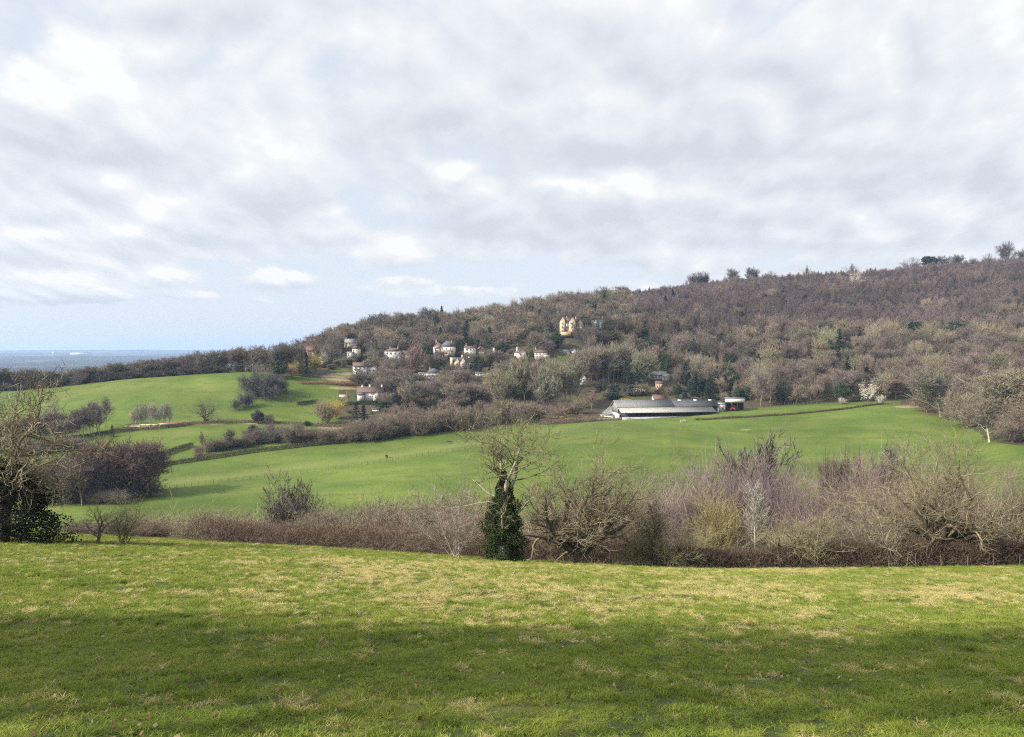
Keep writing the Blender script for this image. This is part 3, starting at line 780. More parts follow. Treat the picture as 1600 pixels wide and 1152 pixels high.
# ------------------------------------------------------------------ buildings
def glass_mat():
    m, n, b = newmat('dark_window_glass'); b.inputs['Base Color'].default_value = (.03, .035, .04, 1); b.inputs['Roughness'].default_value = .12
    b.inputs['Specular IOR Level'].default_value = .5; return m
MW = dict(white=flat_mat('white_render', (.45, .435, .40), .15), cream=flat_mat('cream_render', (.50, .44, .33), .12), pink=flat_mat('pink_render', (.48, .40, .365), .12),
          brick=flat_mat('orange_brick', (.25, .15, .105), .25), gold=flat_mat('golden_brick', (.39, .295, .195), .22), yellow=flat_mat('yellow_render', (.47, .42, .27), .08),
          brown=flat_mat('brown_boards', (.12, .08, .06), .25, 3, streak=(6, 6, .3)), stone=flat_mat('pale_stone', (.45, .40, .32), .2), dark=flat_mat('dark_boards', (.045, .04, .04), .3),
          grey=flat_mat('grey_boards', (.20, .195, .185), .25, 2.0, streak=(5, 5, .25)), blue=flat_mat('shade_toned_bluish_white', (.25, .265, .30), .12), panel=flat_mat('grey_white_panels', (.25, .26, .27), .25, .5), block=flat_mat('whitewashed_blocks', (.38, .37, .355), .2))  # the bluish white is darkened: the timbered house's shade is in its colour
MR = dict(slate=flat_mat('slate_roof', (.085, .088, .105), .25, 2), tile=flat_mat('red_brown_tiles', (.105, .073, .062), .3, 2), brown=flat_mat('brown_tiles', (.105, .075, .06), .3, 2), grey=flat_mat('grey_sheet_roof', (.135, .133, .13), .3, .6, streak=(3, .6, 1)),
          dk=flat_mat('dark_sheet_roof', (.062, .062, .066), .3, .6), pale=flat_mat('pale_sheet_roof', (.25, .243, .225), .25, .8, streak=(2.5, .5, 1)), red=flat_mat('red_tiles', (.115, .066, .052), .3, 2), light=flat_mat('light_slates', (.19, .185, .18), .25, 2))
M_GLASS = glass_mat(); M_FRAME = flat_mat('white_window_frame', (.75, .75, .73), .05); M_POT = flat_mat('clay_pot', (.35, .16, .09), .2)

def prism(mb, poly, d, o, m=0):
    """poly in x,z pushed along y by d, moved by o"""
    k = len(poly); P = np.array([(x, 0, z) for x, z in poly]+[(x, d, z) for x, z in poly], float)+np.array(o)
    q = [(i, (i+1) % k, k+(i+1) % k, k+i) for i in range(k)]
    t = [(0, i+1, i) for i in range(1, k-1)]+[(k, k+i, k+i+1) for i in range(1, k-1)]
    mb.add(P, tris=t, quads=q, m=m)

class House:
    def __init__(s, name, p, yaw, label, cat='house', group=None):
        s.o = empty(name, (p[0], p[1], p[2]), math.radians(yaw)); tag(s.o, label, cat, group); s.p = p
        s.walls = {}; s.roofs = {}
    def block(s, cx, cy, w, d, h, rh, ax='x', wall='white', roof='slate', z0=-1.2, over=.35, gable=None):
        """one volume: cx is its middle, cy its front, walls to height h, roof rising rh more, ridge along ax"""
        s.nb = getattr(s, 'nb', 0)+1; wm = s.walls.setdefault((wall, s.nb), MB()); x0, x1, y0, y1 = cx-w/2, cx+w/2, cy, cy+d
        gm = None if gable and gable != wall else wm
        wm.box((cx, cy+d/2, (h+z0)/2), (w, d, h-z0))
        rm = s.roofs.setdefault((roof, s.nb), MB()); t = .22
        if ax == 'flat':
            rm.box((cx, cy+d/2, h+.15), (w+2*over, d+2*over, .3)); return
        if ax == 'hip':
            e = min(w, d)/2; a = np.array([(x0-over, y0-over, h), (x1+over, y0-over, h), (x1+over, y1+over, h), (x0-over, y1+over, h),
                (x0+e*.9, cy+d/2-max(0, d-w)/2, h+rh), (x1-e*.9, cy+d/2-max(0, d-w)/2, h+rh), (x1-e*.9, cy+d/2+max(0, d-w)/2, h+rh), (x0+e*.9, cy+d/2+max(0, d-w)/2, h+rh)])
            a[0:4, 2] += .02
            rm.add(a, quads=[(0, 1, 5, 4), (1, 2, 6, 5), (2, 3, 7, 6), (3, 0, 4, 7), (4, 5, 6, 7), (3, 2, 1, 0)]); return
        if ax == 'x':
            V = []
            for x in (x0, x1): V += [(x, y0, h), (x, y1, h), (x, cy+d/2, h+rh)]
            (gm.add(V, tris=[(0, 1, 2), (3, 5, 4)]) if gm is wm else [s.walls.setdefault((gable, s.nb, e), MB()).add(V[3*e:3*e+3], tris=[(0, 1, 2)]) for e in (0, 1)])
            for sg in (-1, 1):
                ye = cy+d/2+sg*(d/2+over); ze = h-rh*over/(d/2)
                A = np.array([(x0-over, ye, ze), (x1+over, ye, ze), (x1+over, cy+d/2, h+rh+.01), (x0-over, cy+d/2, h+rh+.01)])
                B = A+np.array([0, 0, t]); rm.add(np.vstack([A, B]), quads=[(0, 1, 2, 3), (4, 7, 6, 5), (0, 4, 5, 1), (1, 5, 6, 2), (2, 6, 7, 3), (3, 7, 4, 0)])
        else:
            V = []
            for y in (y0, y1): V += [(x0, y, h), (x1, y, h), (cx, y, h+rh)]
            (gm.add(V, tris=[(0, 1, 2), (3, 5, 4)]) if gm is wm else [s.walls.setdefault((gable, s.nb, e), MB()).add(V[3*e:3*e+3], tris=[(0, 1, 2)]) for e in (0, 1)])
            for sg in (-1, 1):
                xe = cx+sg*(w/2+over); ze = h-rh*over/(w/2)
                A = np.array([(xe, y0-over, ze), (xe, y1+over, ze), (cx, y1+over, h+rh+.01), (cx, y0-over, h+rh+.01)])
                B = A+np.array([0, 0, t]); rm.add(np.vstack([A, B]), quads=[(0, 1, 2, 3), (4, 7, 6, 5), (0, 4, 5, 1), (1, 5, 6, 2), (2, 6, 7, 3), (3, 7, 4, 0)])
    def finish(s):
        for k, mb in s.walls.items():
            o = mb.obj('wall', MW[k[0]], s.o); k = k[0]
            if len({q[0] for q in s.walls}) > 1: o['label'] = MW[k].name.replace('_', ' ')+' wall'
        s.roof = None
        for k, mb in s.roofs.items():
            o = mb.obj('roof', MR[k[0]], s.o); s.roof = s.roof or o; k = k[0]
            if len({q[0] for q in s.roofs}) > 1: o['label'] = MR[k].name.replace('_', ' ')
        return s
    def chimney(s, x, y, top, w=.9, mat='brick', z0=3.0):
        mb = MB(); mb.box((x, y, (top+z0)/2), (w, w*.8, top-z0)); mb.box((x, y, top+.06), (w+.2, w*.8+.2, .12)); 
        c = mb.obj('chimney', MW[mat], s.roof)
        pb = MB(); pb.bar((x-.18, y, top+.1), (x-.18, y, top+.55), .13, 6); pb.bar((x+.2, y, top+.1), (x+.2, y, top+.55), .13, 6)
        # the pots stay part of the chimney mesh's family
        pb.obj('chimney_pot', M_POT, s.o)
    def window(s, x, y, z, w=1.1, h=1.3, face='f', name='window'):
        fr, gl = MB(), MB()
        def put(mb, cx, cz, ww, hh, dep, off):
            if face == 'f': mb.box((x+cx, y-off, z+cz), (ww, dep, hh))
            elif face == 'l': mb.box((x-off, y+cx, z+cz), (dep, ww, hh))
            else: mb.box((x+off, y+cx, z+cz), (dep, ww, hh))
        put(gl, 0, 0, w, h, .06, .03)
        for sx in (-1, 1): put(fr, sx*w/2, 0, .12, h+.12, .1, .052)
        for sz in (-1, 1): put(fr, 0, sz*h/2, w-.12, .12, .1, .05)
        if w > .9: put(fr, 0, 0, .07, h-.12, .09, .047)
        g = gl.obj(name, M_GLASS if name == 'window' else MW['brown'], s.o)
        fr.obj('frame', M_FRAME, g)
    def row(s, y, z, xs, w=1.1, h=1.3, face='f', x=0):
        for q in xs:
            if face == 'f': s.window(q, y, z, w, h)
            else: s.window(x, q, z, w, h, face)

RECTS = []      # rows and columns of the photograph that houses fill, with their distance
def guard(u0, v0, u1, v1, Y): RECTS.append((u0, v0, u1, v1, Y))

def build_houses():
    HH = []
    def at_uv(u, v, Y): 
        p = at(u, Y); z = EYE-(v-VH)/FPX*Y
        return np.array([p[0], Y, z])
    def new(name, u, v, Y, yaw, label, rect, cat='house', group=None):
        p = at(u, Y); h = House(name, np.array([p[0], Y, EYE-(v-VH)/FPX*Y]), yaw, label, cat, group); guard(*rect, Y); HH.append(h); return h
    # white villa
    h = new('villa', 614, 563, 565, 8, 'white two-storey villa with tall dark windows below the ridge wood', (602, 540, 640, 564))
    h.block(0, 0, 11.5, 9, 6.6, 2.2, 'hip', 'white', 'brown'); h.block(9, 1, 6, 7, 4.6, 2.0, 'x', 'cream', 'tile'); h.finish()
    h.row(0, 5.0, (-4.2, -1.5, 1.5, 4.2), .9, 1.7); h.row(0, 1.9, (-4.2, 1.5, 4.2), .9, 1.9); h.window(-1.5, 0, 1.1, 1.0, 2.1, 'f', 'door'); h.row(1, 3.2, (7.6, 10.2)); h.row(0, 4.9, (3, 6), .9, 1.6, 'l', -5.75)
    h.chimney(-2, 4.5, 9.6); h.chimney(3.5, 4.5, 9.8)
    # pink and white gabled house
    h = new('house', 571, 585, 505, 14, 'white house with pinkish walls and a broad brown gable, above the dry grass bank', (552, 566, 592, 586))
    h.block(-3.2, 0, 8.6, 8, 5.2, 2.2, 'x', 'white', 'brown'); h.block(4.2, 1.5, 6.4, 8.5, 4.2, 2.6, 'y', 'pink', 'brown', gable='brown'); h.block(-5.4, -1.8, 3.4, 2.2, 3.0, .2, 'flat', 'pink', 'brown'); h.finish()
    h.row(0, 4.1, (-6, -3.4, -.9), 1.3, 1.2); h.row(0, 1.7, (-2.6, -.5), 1.2, 1.4); h.row(1.5, 2.4, (2.8, 5.4), 1.1, 1.3); h.window(-5.4, -1.8, 1.2, 1.6, 1.8); h.chimney(-1, 4, 8.2)
    # long cottage with three white chimneys
    h = new('cottage', 578, 623, 452, 4, 'long white cottage with dark red roof and three tall white chimneys', (557, 599, 602, 624))
    h.block(0, 0, 14.5, 7, 3.6, 2.9, 'x', 'white', 'tile'); h.block(-5, -1.5, 3.6, 1.7, 2.6, .9, 'x', 'white', 'tile'); h.block(3.6, -2, 3.2, 2.2, 2.8, 1.3, 'y', 'pink', 'tile'); h.finish()
    for x, t in ((-4.6, 7.4), (-.4, 7.7), (6.4, 7.6)): h.chimney(x, 3.5, t, 1.0, 'white')
    h.row(0, 2.9, (-3.2, -1.2, .8, 6.2), 1.0, .9); h.row(0, 1.3, (-2.6, .2, 1.5, 6.2), 1.0, 1.0); h.window(3.6, -2, 1.1, .9, 1.9, 'f', 'door')
    # tall narrow yellow house and its white shed
    h = new('house', 555, 556, 540, -10, 'small tall yellow house with a steep brown roof at the left of the village', (542, 533, 562, 557))
    h.block(0, 0, 4.4, 5, 4.8, 3.0, 'hip', 'yellow', 'tile'); h.block(0, 1.5, 1.6, 1.8, 6.8, 1.6, 'hip', 'white', 'tile', z0=4.2); h.finish()
    h.row(0, 3.5, (-1.1, 1.1), .8, 1.1); h.window(.9, 0, 1.2, .9, 1.2); h.window(-1, 0, 1.0, .9, 2.0, 'f', 'door')
    h = new('shed', 546.5, 557, 538, -10, 'small white shed with a flat roof beside the tall yellow house', (541, 550, 552, 558), 'shed')
    h.block(0, 0, 3.8, 3, 2.4, .6, 'x', 'white', 'light'); h.finish(); h.window(-.9, 0, 1.0, .9, 2.0, 'f', 'door'); h.window(.8, 0, 1.5, .8, .8)
    # brick house with grey pyramid roof
    h = new('house', 693, 555, 575, -6, 'tall brick house with orange gable, white porch posts and grey slate roof', (676, 527, 713, 556))
    h.block(-5, 1, 5.2, 8, 6.4, 2.6, 'y', 'white', 'slate', gable='brick'); h.block(2.2, 1.6, 10, 8, 6.2, 4.0, 'hip', 'cream', 'slate'); h.block(-5, .8, 4.2, .3, 6.3, 1.8, 'y', 'brick', 'tile', z0=4.6, over=.1)
    h.block(3.5, -1.2, 5, 2.8, 3.0, .2, 'flat', 'gold', 'slate'); h.finish()
    for x in (-6.6, -3.3, -1.2): 
        mb = MB(); mb.box((x, .55, 1.7), (.7, .5, 5.8)); mb.obj('porch_post', MW['white'], h.o)
    h.row(1, 2.0, (-5,), 1.8, 2.6); h.row(1.6, 4.7, (-1.2, 1.6, 4.4), 1.0, 1.5); h.row(-1.2, 1.5, (2.2, 4.6), 1.4, 1.4); h.window(-.6, 1.6, 1.2, 1.0, 2.1, 'f', 'door'); h.chimney(-6.3, 5, 11.2); h.chimney(5, 5, 10)
    # white house with brown gable
    h = new('house', 741, 555, 588, 10, 'white two-storey house with a dark brown side gable and long pale roof edge', (724, 540, 762, 557))
    h.block(-2.8, 0, 8.4, 8, 5.4, 1.2, 'x', 'white', 'tile'); h.block(5.2, .8, 7.4, 8, 3.2, 3.0, 'y', 'brown', 'light', gable='brown'); h.finish()
    h.row(0, 4.1, (-5.4, -2.8, -.4), 1.3, 1.3); h.row(0, 1.5, (-5.4, -.4), 1.5, 1.4); h.window(-2.8, 0, 1.1, 1.0, 2.1, 'f', 'door'); h.row(.8, 1.5, (4, 6.4), 1.2, 1.2); h.chimney(-5.5, 4, 8.2)
    # twin gabled cream house
    h = new('house', 719, 573, 538, 6, 'cream house with two pointed white gables and a dark roof between', (702, 556, 737, 574))
    h.block(0, 1, 13.2, 7, 3.2, 2.8, 'x', 'cream', 'brown'); h.block(-2.2, -.6, 3.4, 4, 3.4, 2.7, 'y', 'gold', 'brown', gable='white', over=.2); h.block(1.7, -.6, 3.4, 4, 3.4, 3.0, 'y', 'gold', 'brown', gable='white', over=.2); h.block(-5.7, -.2, 1.6, 2, 6.2, .1, 'flat', 'cream', 'brown', over=.05); h.finish()
    h.row(-.6, 1.7, (-2.2, 1.7), 1.5, 1.4); h.row(1, 1.7, (4.4, 5.8), .9, 1.3); h.window(-.3, 1, 1.1, .9, 2.0, 'f', 'door'); h.chimney(1.6, 4.5, 7.8, .9, 'cream'); h.chimney(6.2, 4.5, 6.6, .9, 'cream')
    # bungalow
    h = new('bungalow', 678, 590, 512, 5, 'low white bungalow with wide dark slate roof and open verandah', (654, 571, 700, 592))
    h.block(-.5, 0, 9, 8, 2.9, 2.9, 'hip', 'white', 'slate'); h.block(-7, 1, 5.6, 5, 2.9, .2, 'flat', 'stone', 'light'); h.block(6.4, .5, 4.6, 5, 2.6, 1.4, 'x', 'blue', 'slate'); h.block(-.5, -2.2, 11, 1.9, .2, .1, 'flat', 'white', 'light', over=.05); h.finish()
    h.row(0, 1.5, (-3.4, -1.0), 1.6, 1.1); h.window(2, 0, 1.1, 2.2, 2.0, 'f', 'door'); h.row(1, 1.5, (-8.6, -6.8, -5.4), 1.1, 1.4); h.row(.5, 1.4, (5.6, 7.4), 1.0, 1.0); h.chimney(-2.6, 4, 6.3)
    # low white terrace wall and summer house
    h = new('summer_house', 755, 587, 516, 0, 'long low white garden building among dark shrubs right of the bungalow', (742, 579, 768, 588), 'building')
    h.block(-1.5, 0, 7, 3, 1.7, .5, 'x', 'white', 'dk'); h.block(3.2, -.4, 2.8, 3, 2.2, .2, 'flat', 'cream', 'dk'); h.finish(); h.row(0, .9, (-3.4, -1.6, .4), .9, .8)
    # golden villa on the terraces
    h = new('villa', 886, 521, 612, -12, 'tall golden brick house with two steep gables above the green terraces', (872, 488, 912, 523))
    h.block(-3.6, 0, 4.2, 9, 9.6, 3.2, 'y', 'gold', 'tile', over=.3); h.block(4.0, -1.0, 4.8, 10, 9.0, 3.4, 'y', 'gold', 'tile', over=.3); h.block(0, 2, 5, 7, 9.4, 2.8, 'x', 'gold', 'tile'); h.block(9.4, 1.5, 6, 8, 7.2, 3.2, 'y', 'brown', 'dk'); h.block(.4, .6, 2.6, 1.6, 7.4, 1.0, 'x', 'white', 'tile', z0=5.2, over=.1)
    h.block(-2, -3.4, 11, 2.6, .9, .1, 'flat', 'gold', 'pale', over=.05, z0=-2.5); h.finish()
    for z in (2.0, 4.8, 7.6): h.row(0, z, (-3.6,), 1.5, 1.6); h.row(-1, z, (4.0,), 1.8, 1.6)
    h.row(.6, 6.4, (.4,), 1.6, 1.4); h.row(1.5, 4, (8.4, 10.6)); h.window(.4, 2, 1.2, 1.2, 2.2, 'f', 'door'); h.chimney(-1, 6, 13.2); h.chimney(6, 6, 13)
    # timbered house in the wood
    h = new('house', 935, 512, 630, 4, 'bluish white timbered house half hidden in dark trees right of the golden villa', (926, 498, 944, 507))
    h.block(0, 0, 11, 7, 4.6, 2.6, 'x', 'blue', 'dk'); h.block(-2.5, -1, 3, 3, 4.4, 2.0, 'y', 'blue', 'dk', over=.2); h.block(2.6, -1, 3, 3, 4.4, 2.0, 'y', 'blue', 'dk', over=.2); h.finish(); h.row(-1, 3.2, (-2.5, 2.6), 1.2, 1.2); h.row(0, 3.2, (0, 5), 1.0, 1.2); h.row(-1, 1.2, (-2.5, 2.6), 1.2, 1.2); h.chimney(4, 3.5, 8.4)
    # two houses left of the lime trees
    h = new('house', 816, 563, 560, 20, 'cream house with pointed gable and brown tiled roof beside a leaning bush', (808, 543, 826, 564))
    h.block(0, 0, 6.2, 8, 5.4, 2.8, 'y', 'cream', 'tile'); h.finish(); h.row(0, 4.2, (-1.5, 1.5), 1.0, 1.2); h.row(0, 1.5, (-1.5, 1.5), 1.0, 1.2); h.chimney(-2, 5, 9.2, .8, 'white')
    h = new('house', 845, 560, 562, -5, 'mauve house with long dark roof behind the tops of the lime trees', (834, 546, 857, 562))
    h.block(0, 0, 9, 7, 4.2, 2.0, 'x', 'pink', 'brown'); h.block(3.8, -1.6, 3.4, 3, 2.6, .2, 'flat', 'cream', 'light'); h.finish(); h.row(0, 3.0, (-3, -.6, 1.8), 1.2, 1.2); h.row(0, 1.1, (-3, -.6), 1.2, 1.2); h.chimney(-3.8, 3.5, 7.4, .8, 'white')
    h = new('house', 889, 560, 575, 0, 'small white house with two dark windows above the lime trees', (880, 546, 906, 562))
    h.block(-1.6, 0, 5, 6, 4.6, 1.6, 'x', 'white', 'slate'); h.block(3.6, .5, 4, 6, 5.4, 1.8, 'y', 'blue', 'slate'); h.finish(); h.row(0, 3.4, (-2.8, -.6), 1.0, 1.2); h.row(.5, 3.6, (3.6,), 1.2, 1.4); h.row(0, 1.3, (-2.8, -.6), 1.0, 1.2)
    h = new('cottage', 912, 600, 505, 10, 'tiny white cottage with pointed roof among bare trunks', (907, 587, 919, 601))
    h.block(0, 0, 3.4, 3.6, 3.8, 1.8, 'y', 'white', 'slate', over=.2); h.finish(); h.window(0, 0, 2.7, .9, .9); h.window(.5, 0, 1.0, .8, 1.9, 'f', 'door')
    # long pale house behind the barn and two small ones
    h = new('house', 1032, 594, 545, 8, 'long low house with pale slate roof above the farm gardens', (1016, 576, 1049, 594))
    h.block(-1, 0, 12, 7, 3.4, 2.4, 'x', 'stone', 'pale'); h.block(3, -3, 5, 3.2, 2.6, 1.6, 'x', 'stone', 'pale'); h.finish(); h.row(0, 2.0, (-5.4, -3.2, -1), 1.2, 1.2); h.row(-3, 1.5, (2, 4), 1.0, 1.1); h.chimney(-4, 3.5, 7)
    h = new('outhouse', 1030, 607, 508, -8, 'small square outhouse of pinkish red brick in the gardens behind the barn', (1023, 595, 1038, 607), 'outhouse')
    h.block(0, 0, 4.6, 4, 3.6, .9, 'x', 'brick', 'tile'); h.finish(); h.window(-.9, 0, 1.0, .9, 2.0, 'f', 'door'); h.window(1.2, 0, 1.9, .9, .9)
    h = new('cottage', 1031, 630, 468, 6, 'white cottage with bright red tiled roof just behind the barn ridge', (1021, 619, 1042, 630))
    h.block(0, 0, 7, 5, 2.6, 2.0, 'x', 'white', 'red'); h.finish(); h.row(0, 1.5, (-2.2, .2), 1.0, 1.0); h.window(2.2, 0, 1.0, .9, 2.0, 'f', 'door')
    # dark house at the left of the village, grey-roofed house in the trees above
    h = new('house', 501, 571, 520, -20, 'dark boarded house with steep black roof left of the village', (488, 549, 514, 572))
    h.block(0, 0, 9, 7, 4.0, 4.0, 'y', 'dark', 'dk'); h.finish(); h.row(0, 1.8, (-2.4, 1.0), 1.2, 1.2); h.row(0, 4.4, (0,), 1.3, 1.0)
    h = new('house', 486, 557, 545, 12, 'red brick house with tiled roof half hidden by the golden willow', (478, 541, 494, 558))
    h.block(0, 0, 6, 6, 4.0, 2.6, 'x', 'brick', 'red'); h.finish(); h.row(0, 2.9, (-1.6, 1.4)); h.row(0, 1.2, (-1.6, 1.4))
    h = new('house', 546, 541, 575, 8, 'grey-roofed house in bare trees high at the left end of the wood', (536, 526, 556, 540))
    h.block(0, 0, 7, 6, 2.6, 2.6, 'x', 'stone', 'light'); h.finish(); h.row(0, 1.6, (-2.4, 0, 2.4)); h.chimney(-2.4, 3, 6)
    h = new('house', 774, 549, 585, 0, 'tiny white gable of a house in the wood edge above the village', (770, 539, 780, 549))
    h.block(0, 0, 3.6, 5, 2.8, 1.8, 'y', 'white', 'slate', over=.2); h.finish(); h.window(0, 0, 1.5, 1.0, 1.1)
    # huts in the gardens below the long cottage
    h = new('garden_hut', 587, 646, 436, 4, 'flat roofed white garden hut below the long cottage', (580, 638, 596, 647), 'hut')
    h.block(0, 0, 3.8, 3, 2.3, .3, 'flat', 'white', 'brown'); h.finish(); h.window(.8, 0, 1.2, 1.1, .8)
    h = new('garden_shed', 573, 652, 428, 4, 'long cream garden shed with low roof beside dark conifers', (564, 645, 583, 653), 'shed')
    h.block(0, 0, 5.6, 3, 1.8, .8, 'x', 'cream', 'brown'); h.finish(); h.row(0, 1.0, (-1.6, 1.4), .9, .7)
    h = new('glasshouse', 536, 625, 455, 10, 'small cream greenhouse by the garden hedge below the dry bank', (531, 617, 543, 626), 'greenhouse')
    h.block(0, 0, 4, 3, 1.6, 1.2, 'x', 'cream', 'pale'); h.finish(); h.row(0, .9, (-1.2, 0, 1.2), .8, .9)

def build_farm():
    # main barn
    Y = 421.0; p = at(974, Y); z = EYE-(656-VH)/FPX*Y
    guard(930, 624, 1170, 660, 470)
    h = House('cattle_barn', np.array([p[0]-1.2, Y, z]), 9, 'long grey cattle barn with boarded gable and pale lean-to roof along its front', 'barn')
    L = 57.0
    wl = MB(); prism(wl, [(6, 3.0), (18, 3.0), (18, 6.2), (12, 9.4), (6, 6.2)], .25, (0, 0, 0))
    V = wl.V[0]; wl.V[0] = np.stack([V[:, 1], V[:, 0], V[:, 2]], 1)
    wl.obj('gable_boards', MW['grey'], h.o)
    b = MB(); b.box((.15, 12, .7), (.35, 12, 4.6)); b.box((L/2, 17.9, 2), (L, .3, 7)); b.box((L-.15, 12, 2.5), (.3, 12, 8)); b.box((.15, 4.9, .6), (.3, 2.2, 4.2))
    b.obj('wall', MW['block'], h.o)
    for k in range(9):
        q = MB(); q.bar((.4+k*(L-1)/8, .2, -1.5), (.4+k*(L-1)/8, .2, 3.6), .08, 6); q.obj('post', MW['dark'], h.o)
    for yy in (7.5, 10.5, 13.5, 16.5): q = MB(); q.box((-.04, yy, 4.6), (.08, .12, 3.2)); q.obj('cover_strip', MW['dark'], h.o)
    for sg in (-1, 1):
        q = MB(); q.bar((-.6, 12, 9.5), (-.6, 12+sg*6.3, 6.05), .16, 4); q.obj('barge_board', MW['panel'], h.o)
    pn = MB(); pn.box((L*.37, .12, .2), (L*.72, .08, 2.2)); q = pn.obj('front_panel', MW['panel'], h.o)
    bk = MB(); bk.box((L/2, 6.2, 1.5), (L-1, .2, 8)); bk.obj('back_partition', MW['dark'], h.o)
    def slab(name, x0, x1, ya, za, yb, zb, m):
        s = MB(); A = np.array([(x0, ya, za), (x1, ya, za), (x1, yb, zb), (x0, yb, zb)]); B = A+np.array([0, 0, .18])
        s.add(np.vstack([A, B]), quads=[(3, 2, 1, 0), (4, 5, 6, 7), (0, 1, 5, 4), (1, 2, 6, 5), (2, 3, 7, 6), (3, 0, 4, 7)]); return s.obj(name, m, h.o)
    r1 = slab('roof', -.5, L*.56, 5.6, 6.05, 12, 9.45, MR['grey']); slab('roof', -.5, L+.3, 18.5, 5.9, 12.02, 9.44, MR['grey'])
    r2 = slab('roof', L*.56+.02, L+.3, 5.6, 6.0, 11.98, 9.38, MR['dk']); r2['label'] = 'darker right half of the roof'
    for x in (L*.64, L*.80, L*.95):
        s = MB(); A = np.array([(x-1.0, 10.4, 8.75), (x+1.0, 10.4, 8.75), (x+1.0, 11.3, 9.23), (x-1.0, 11.3, 9.23)])+np.array([0, 0, .24]); B = A+np.array([0, 0, .05])
        s.add(np.vstack([A, B]), quads=[(3, 2, 1, 0), (4, 5, 6, 7), (0, 1, 5, 4), (1, 2, 6, 5), (2, 3, 7, 6), (3, 0, 4, 7)]); s.obj('skylight', M_FRAME, r2)
    q = slab('roof', -.1, L*.93, -.8, 3.5, 5.9, 5.85, MR['pale']); q['label'] = 'pale lean-to roof'
    # left barn with long dark slope
    Y = 436.0; p = at(946, Y); z = EYE-(655-VH)/FPX*Y
    h = House('side_barn', np.array([p[0]+1.5, Y, z]), -43, 'low grey-roofed side barn with pale front and bluish canopy, left of the long barn', 'barn')
    h.block(0, 1.6, 10, 21, 2.8, 5.0, 'x', 'stone', 'grey'); h.block(0, -1.6, 8, 3, 2.1, .2, 'flat', 'stone', 'light'); h.finish(); h.window(-2.2, -1.6, 1.0, 1.6, 2.0, 'f', 'door'); h.row(-1.6, 1.2, (.5, 2.6), 1.2, .9)
    # open fronted shed on the right
    Y = 437.0; p = at(1148, Y); z = EYE-(642-VH)/FPX*Y
    h = House('open_shed', np.array([p[0], Y, z]), -16, 'open fronted shed with white fascia and dark inside at the right end of the farm', 'shed')
    for x in (-4.6, -1.5, 1.6, 4.7): q = MB(); q.box((x, 0, 1.9), (.22, .22, 6.2)); q.obj('post', MW['dark'], h.o)
    q = MB(); q.box((0, -.2, 5.6), (10.4, .18, 2.0)); q.obj('fascia', MW['white'], h.o)
    q = MB(); q.box((-5.1, 4.2, 2.4), (.2, 8, 7)); q.box((0, 8.3, 2.4), (10.4, .2, 7)); q.obj('wall', MW['brown'], h.o)
    q = MB(); q.box((5.1, 4.2, 2.6), (.2, 8, 7.2)); o = q.obj('side_wall', MW['grey'], h.o)
    q = MB(); q.box((0, 4.2, 6.75), (11, 9.4, .25)); q.obj('roof', MR['grey'], h.o)
    h = House('tractor', np.array([p[0]+.5, Y+3.0, z]), 75, 'small red tractor parked in the shade of the open shed', 'tractor')
    build_tractor(h.o)
    Y = 439.0; p = at(1126, Y); z = EYE-(641-VH)/FPX*Y
    h = House('store_room', np.array([p[0], Y, z]), -4, 'small pink walled store with pale roof between barn and open shed', 'store')
    h.block(0, 0, 5.4, 5, 3.4, .5, 'x', 'pink', 'pale'); h.finish(); h.window(1.2, 0, 1.2, 1.3, 2.2, 'f', 'door'); h.window(-1.2, 0, 1.9, 1.0, .9)

def wheel(mb, c, r, w, k=14):
    a = np.arange(k)*2*PI/k
    ring = np.stack([np.zeros(k), np.cos(a)*r, np.sin(a)*r], 1)
    V = np.vstack([ring*[0, .62, .62]+[-w/2, 0, 0], ring+[-w/2, 0, 0], ring+[w/2, 0, 0], ring*[0, .62, .62]+[w/2, 0, 0]])+np.array(c)
    q = [(j*k+i, j*k+(i+1) % k, (j+1)*k+(i+1) % k, (j+1)*k+i) for j in range(3) for i in range(k)]
    mb.add(V, quads=q)
def build_tractor(root):
    red = flat_mat('tractor_red_paint', (.42, .05, .03), .1, rough=.4, spec=.5); tyre = flat_mat('tyre_rubber', (.02, .02, .02), .2)
    b = MB(); b.box((0, 1.0, 1.15), (.75, 1.9, .7)); b.box((0, -.3, .95), (.9, 1.2, .5)); b.obj('bonnet', red, root)
    c = MB()
    for x in (-.65, .65):
        for y in (-1.0, .1): c.bar((x, y, 1.1), (x*.9, y*.9, 2.4), .05)
    c.box((0, -.45, 2.45), (1.4, 1.3, .1)); c.obj('cab', red, root)
    g = MB(); g.box((0, .1, 1.8), (1.2, .04, 1.0)); g.obj('windscreen', M_GLASS, root)
    for x in (-.85, .85):
        for y, r, w_ in ((-.6, .8, .42), (1.55, .45, .28)):
            m = MB(); wheel(m, (x, y, r), r, w_); t = m.obj('wheel', tyre, root)
            hb = MB(); wheel(hb, (x, y, r), r*.6, w_*.8); hb.obj('rim', red, t)

# far buildings on the plain
def build_far():
    for u, v, Y, w_, h_, lab, nm in ((124, 554.5, 8600, 190, 24, 'long white warehouse far off on the blue plain', 'warehouse'), (83, 555, 8600, 22, 40, 'white tower block far off on the blue plain', 'tower_block')):
        p = at(u, Y); o = House(nm, np.array([p[0], Y, EYE-(v-VH)/FPX*Y-4]), 5, lab, 'building')
        o.block(0, 0, w_, 60 if w_ > 50 else 20, h_, 6, 'x' if w_ > 50 else 'flat', 'white', 'light'); o.finish()
        n_ = 6 if w_ > 50 else 2
        for k in range(n_): o.window((k+.5-n_/2)*w_/n_, 0, h_*.5, w_/n_*.5, h_*.3)
build_houses(); build_farm(); build_far()
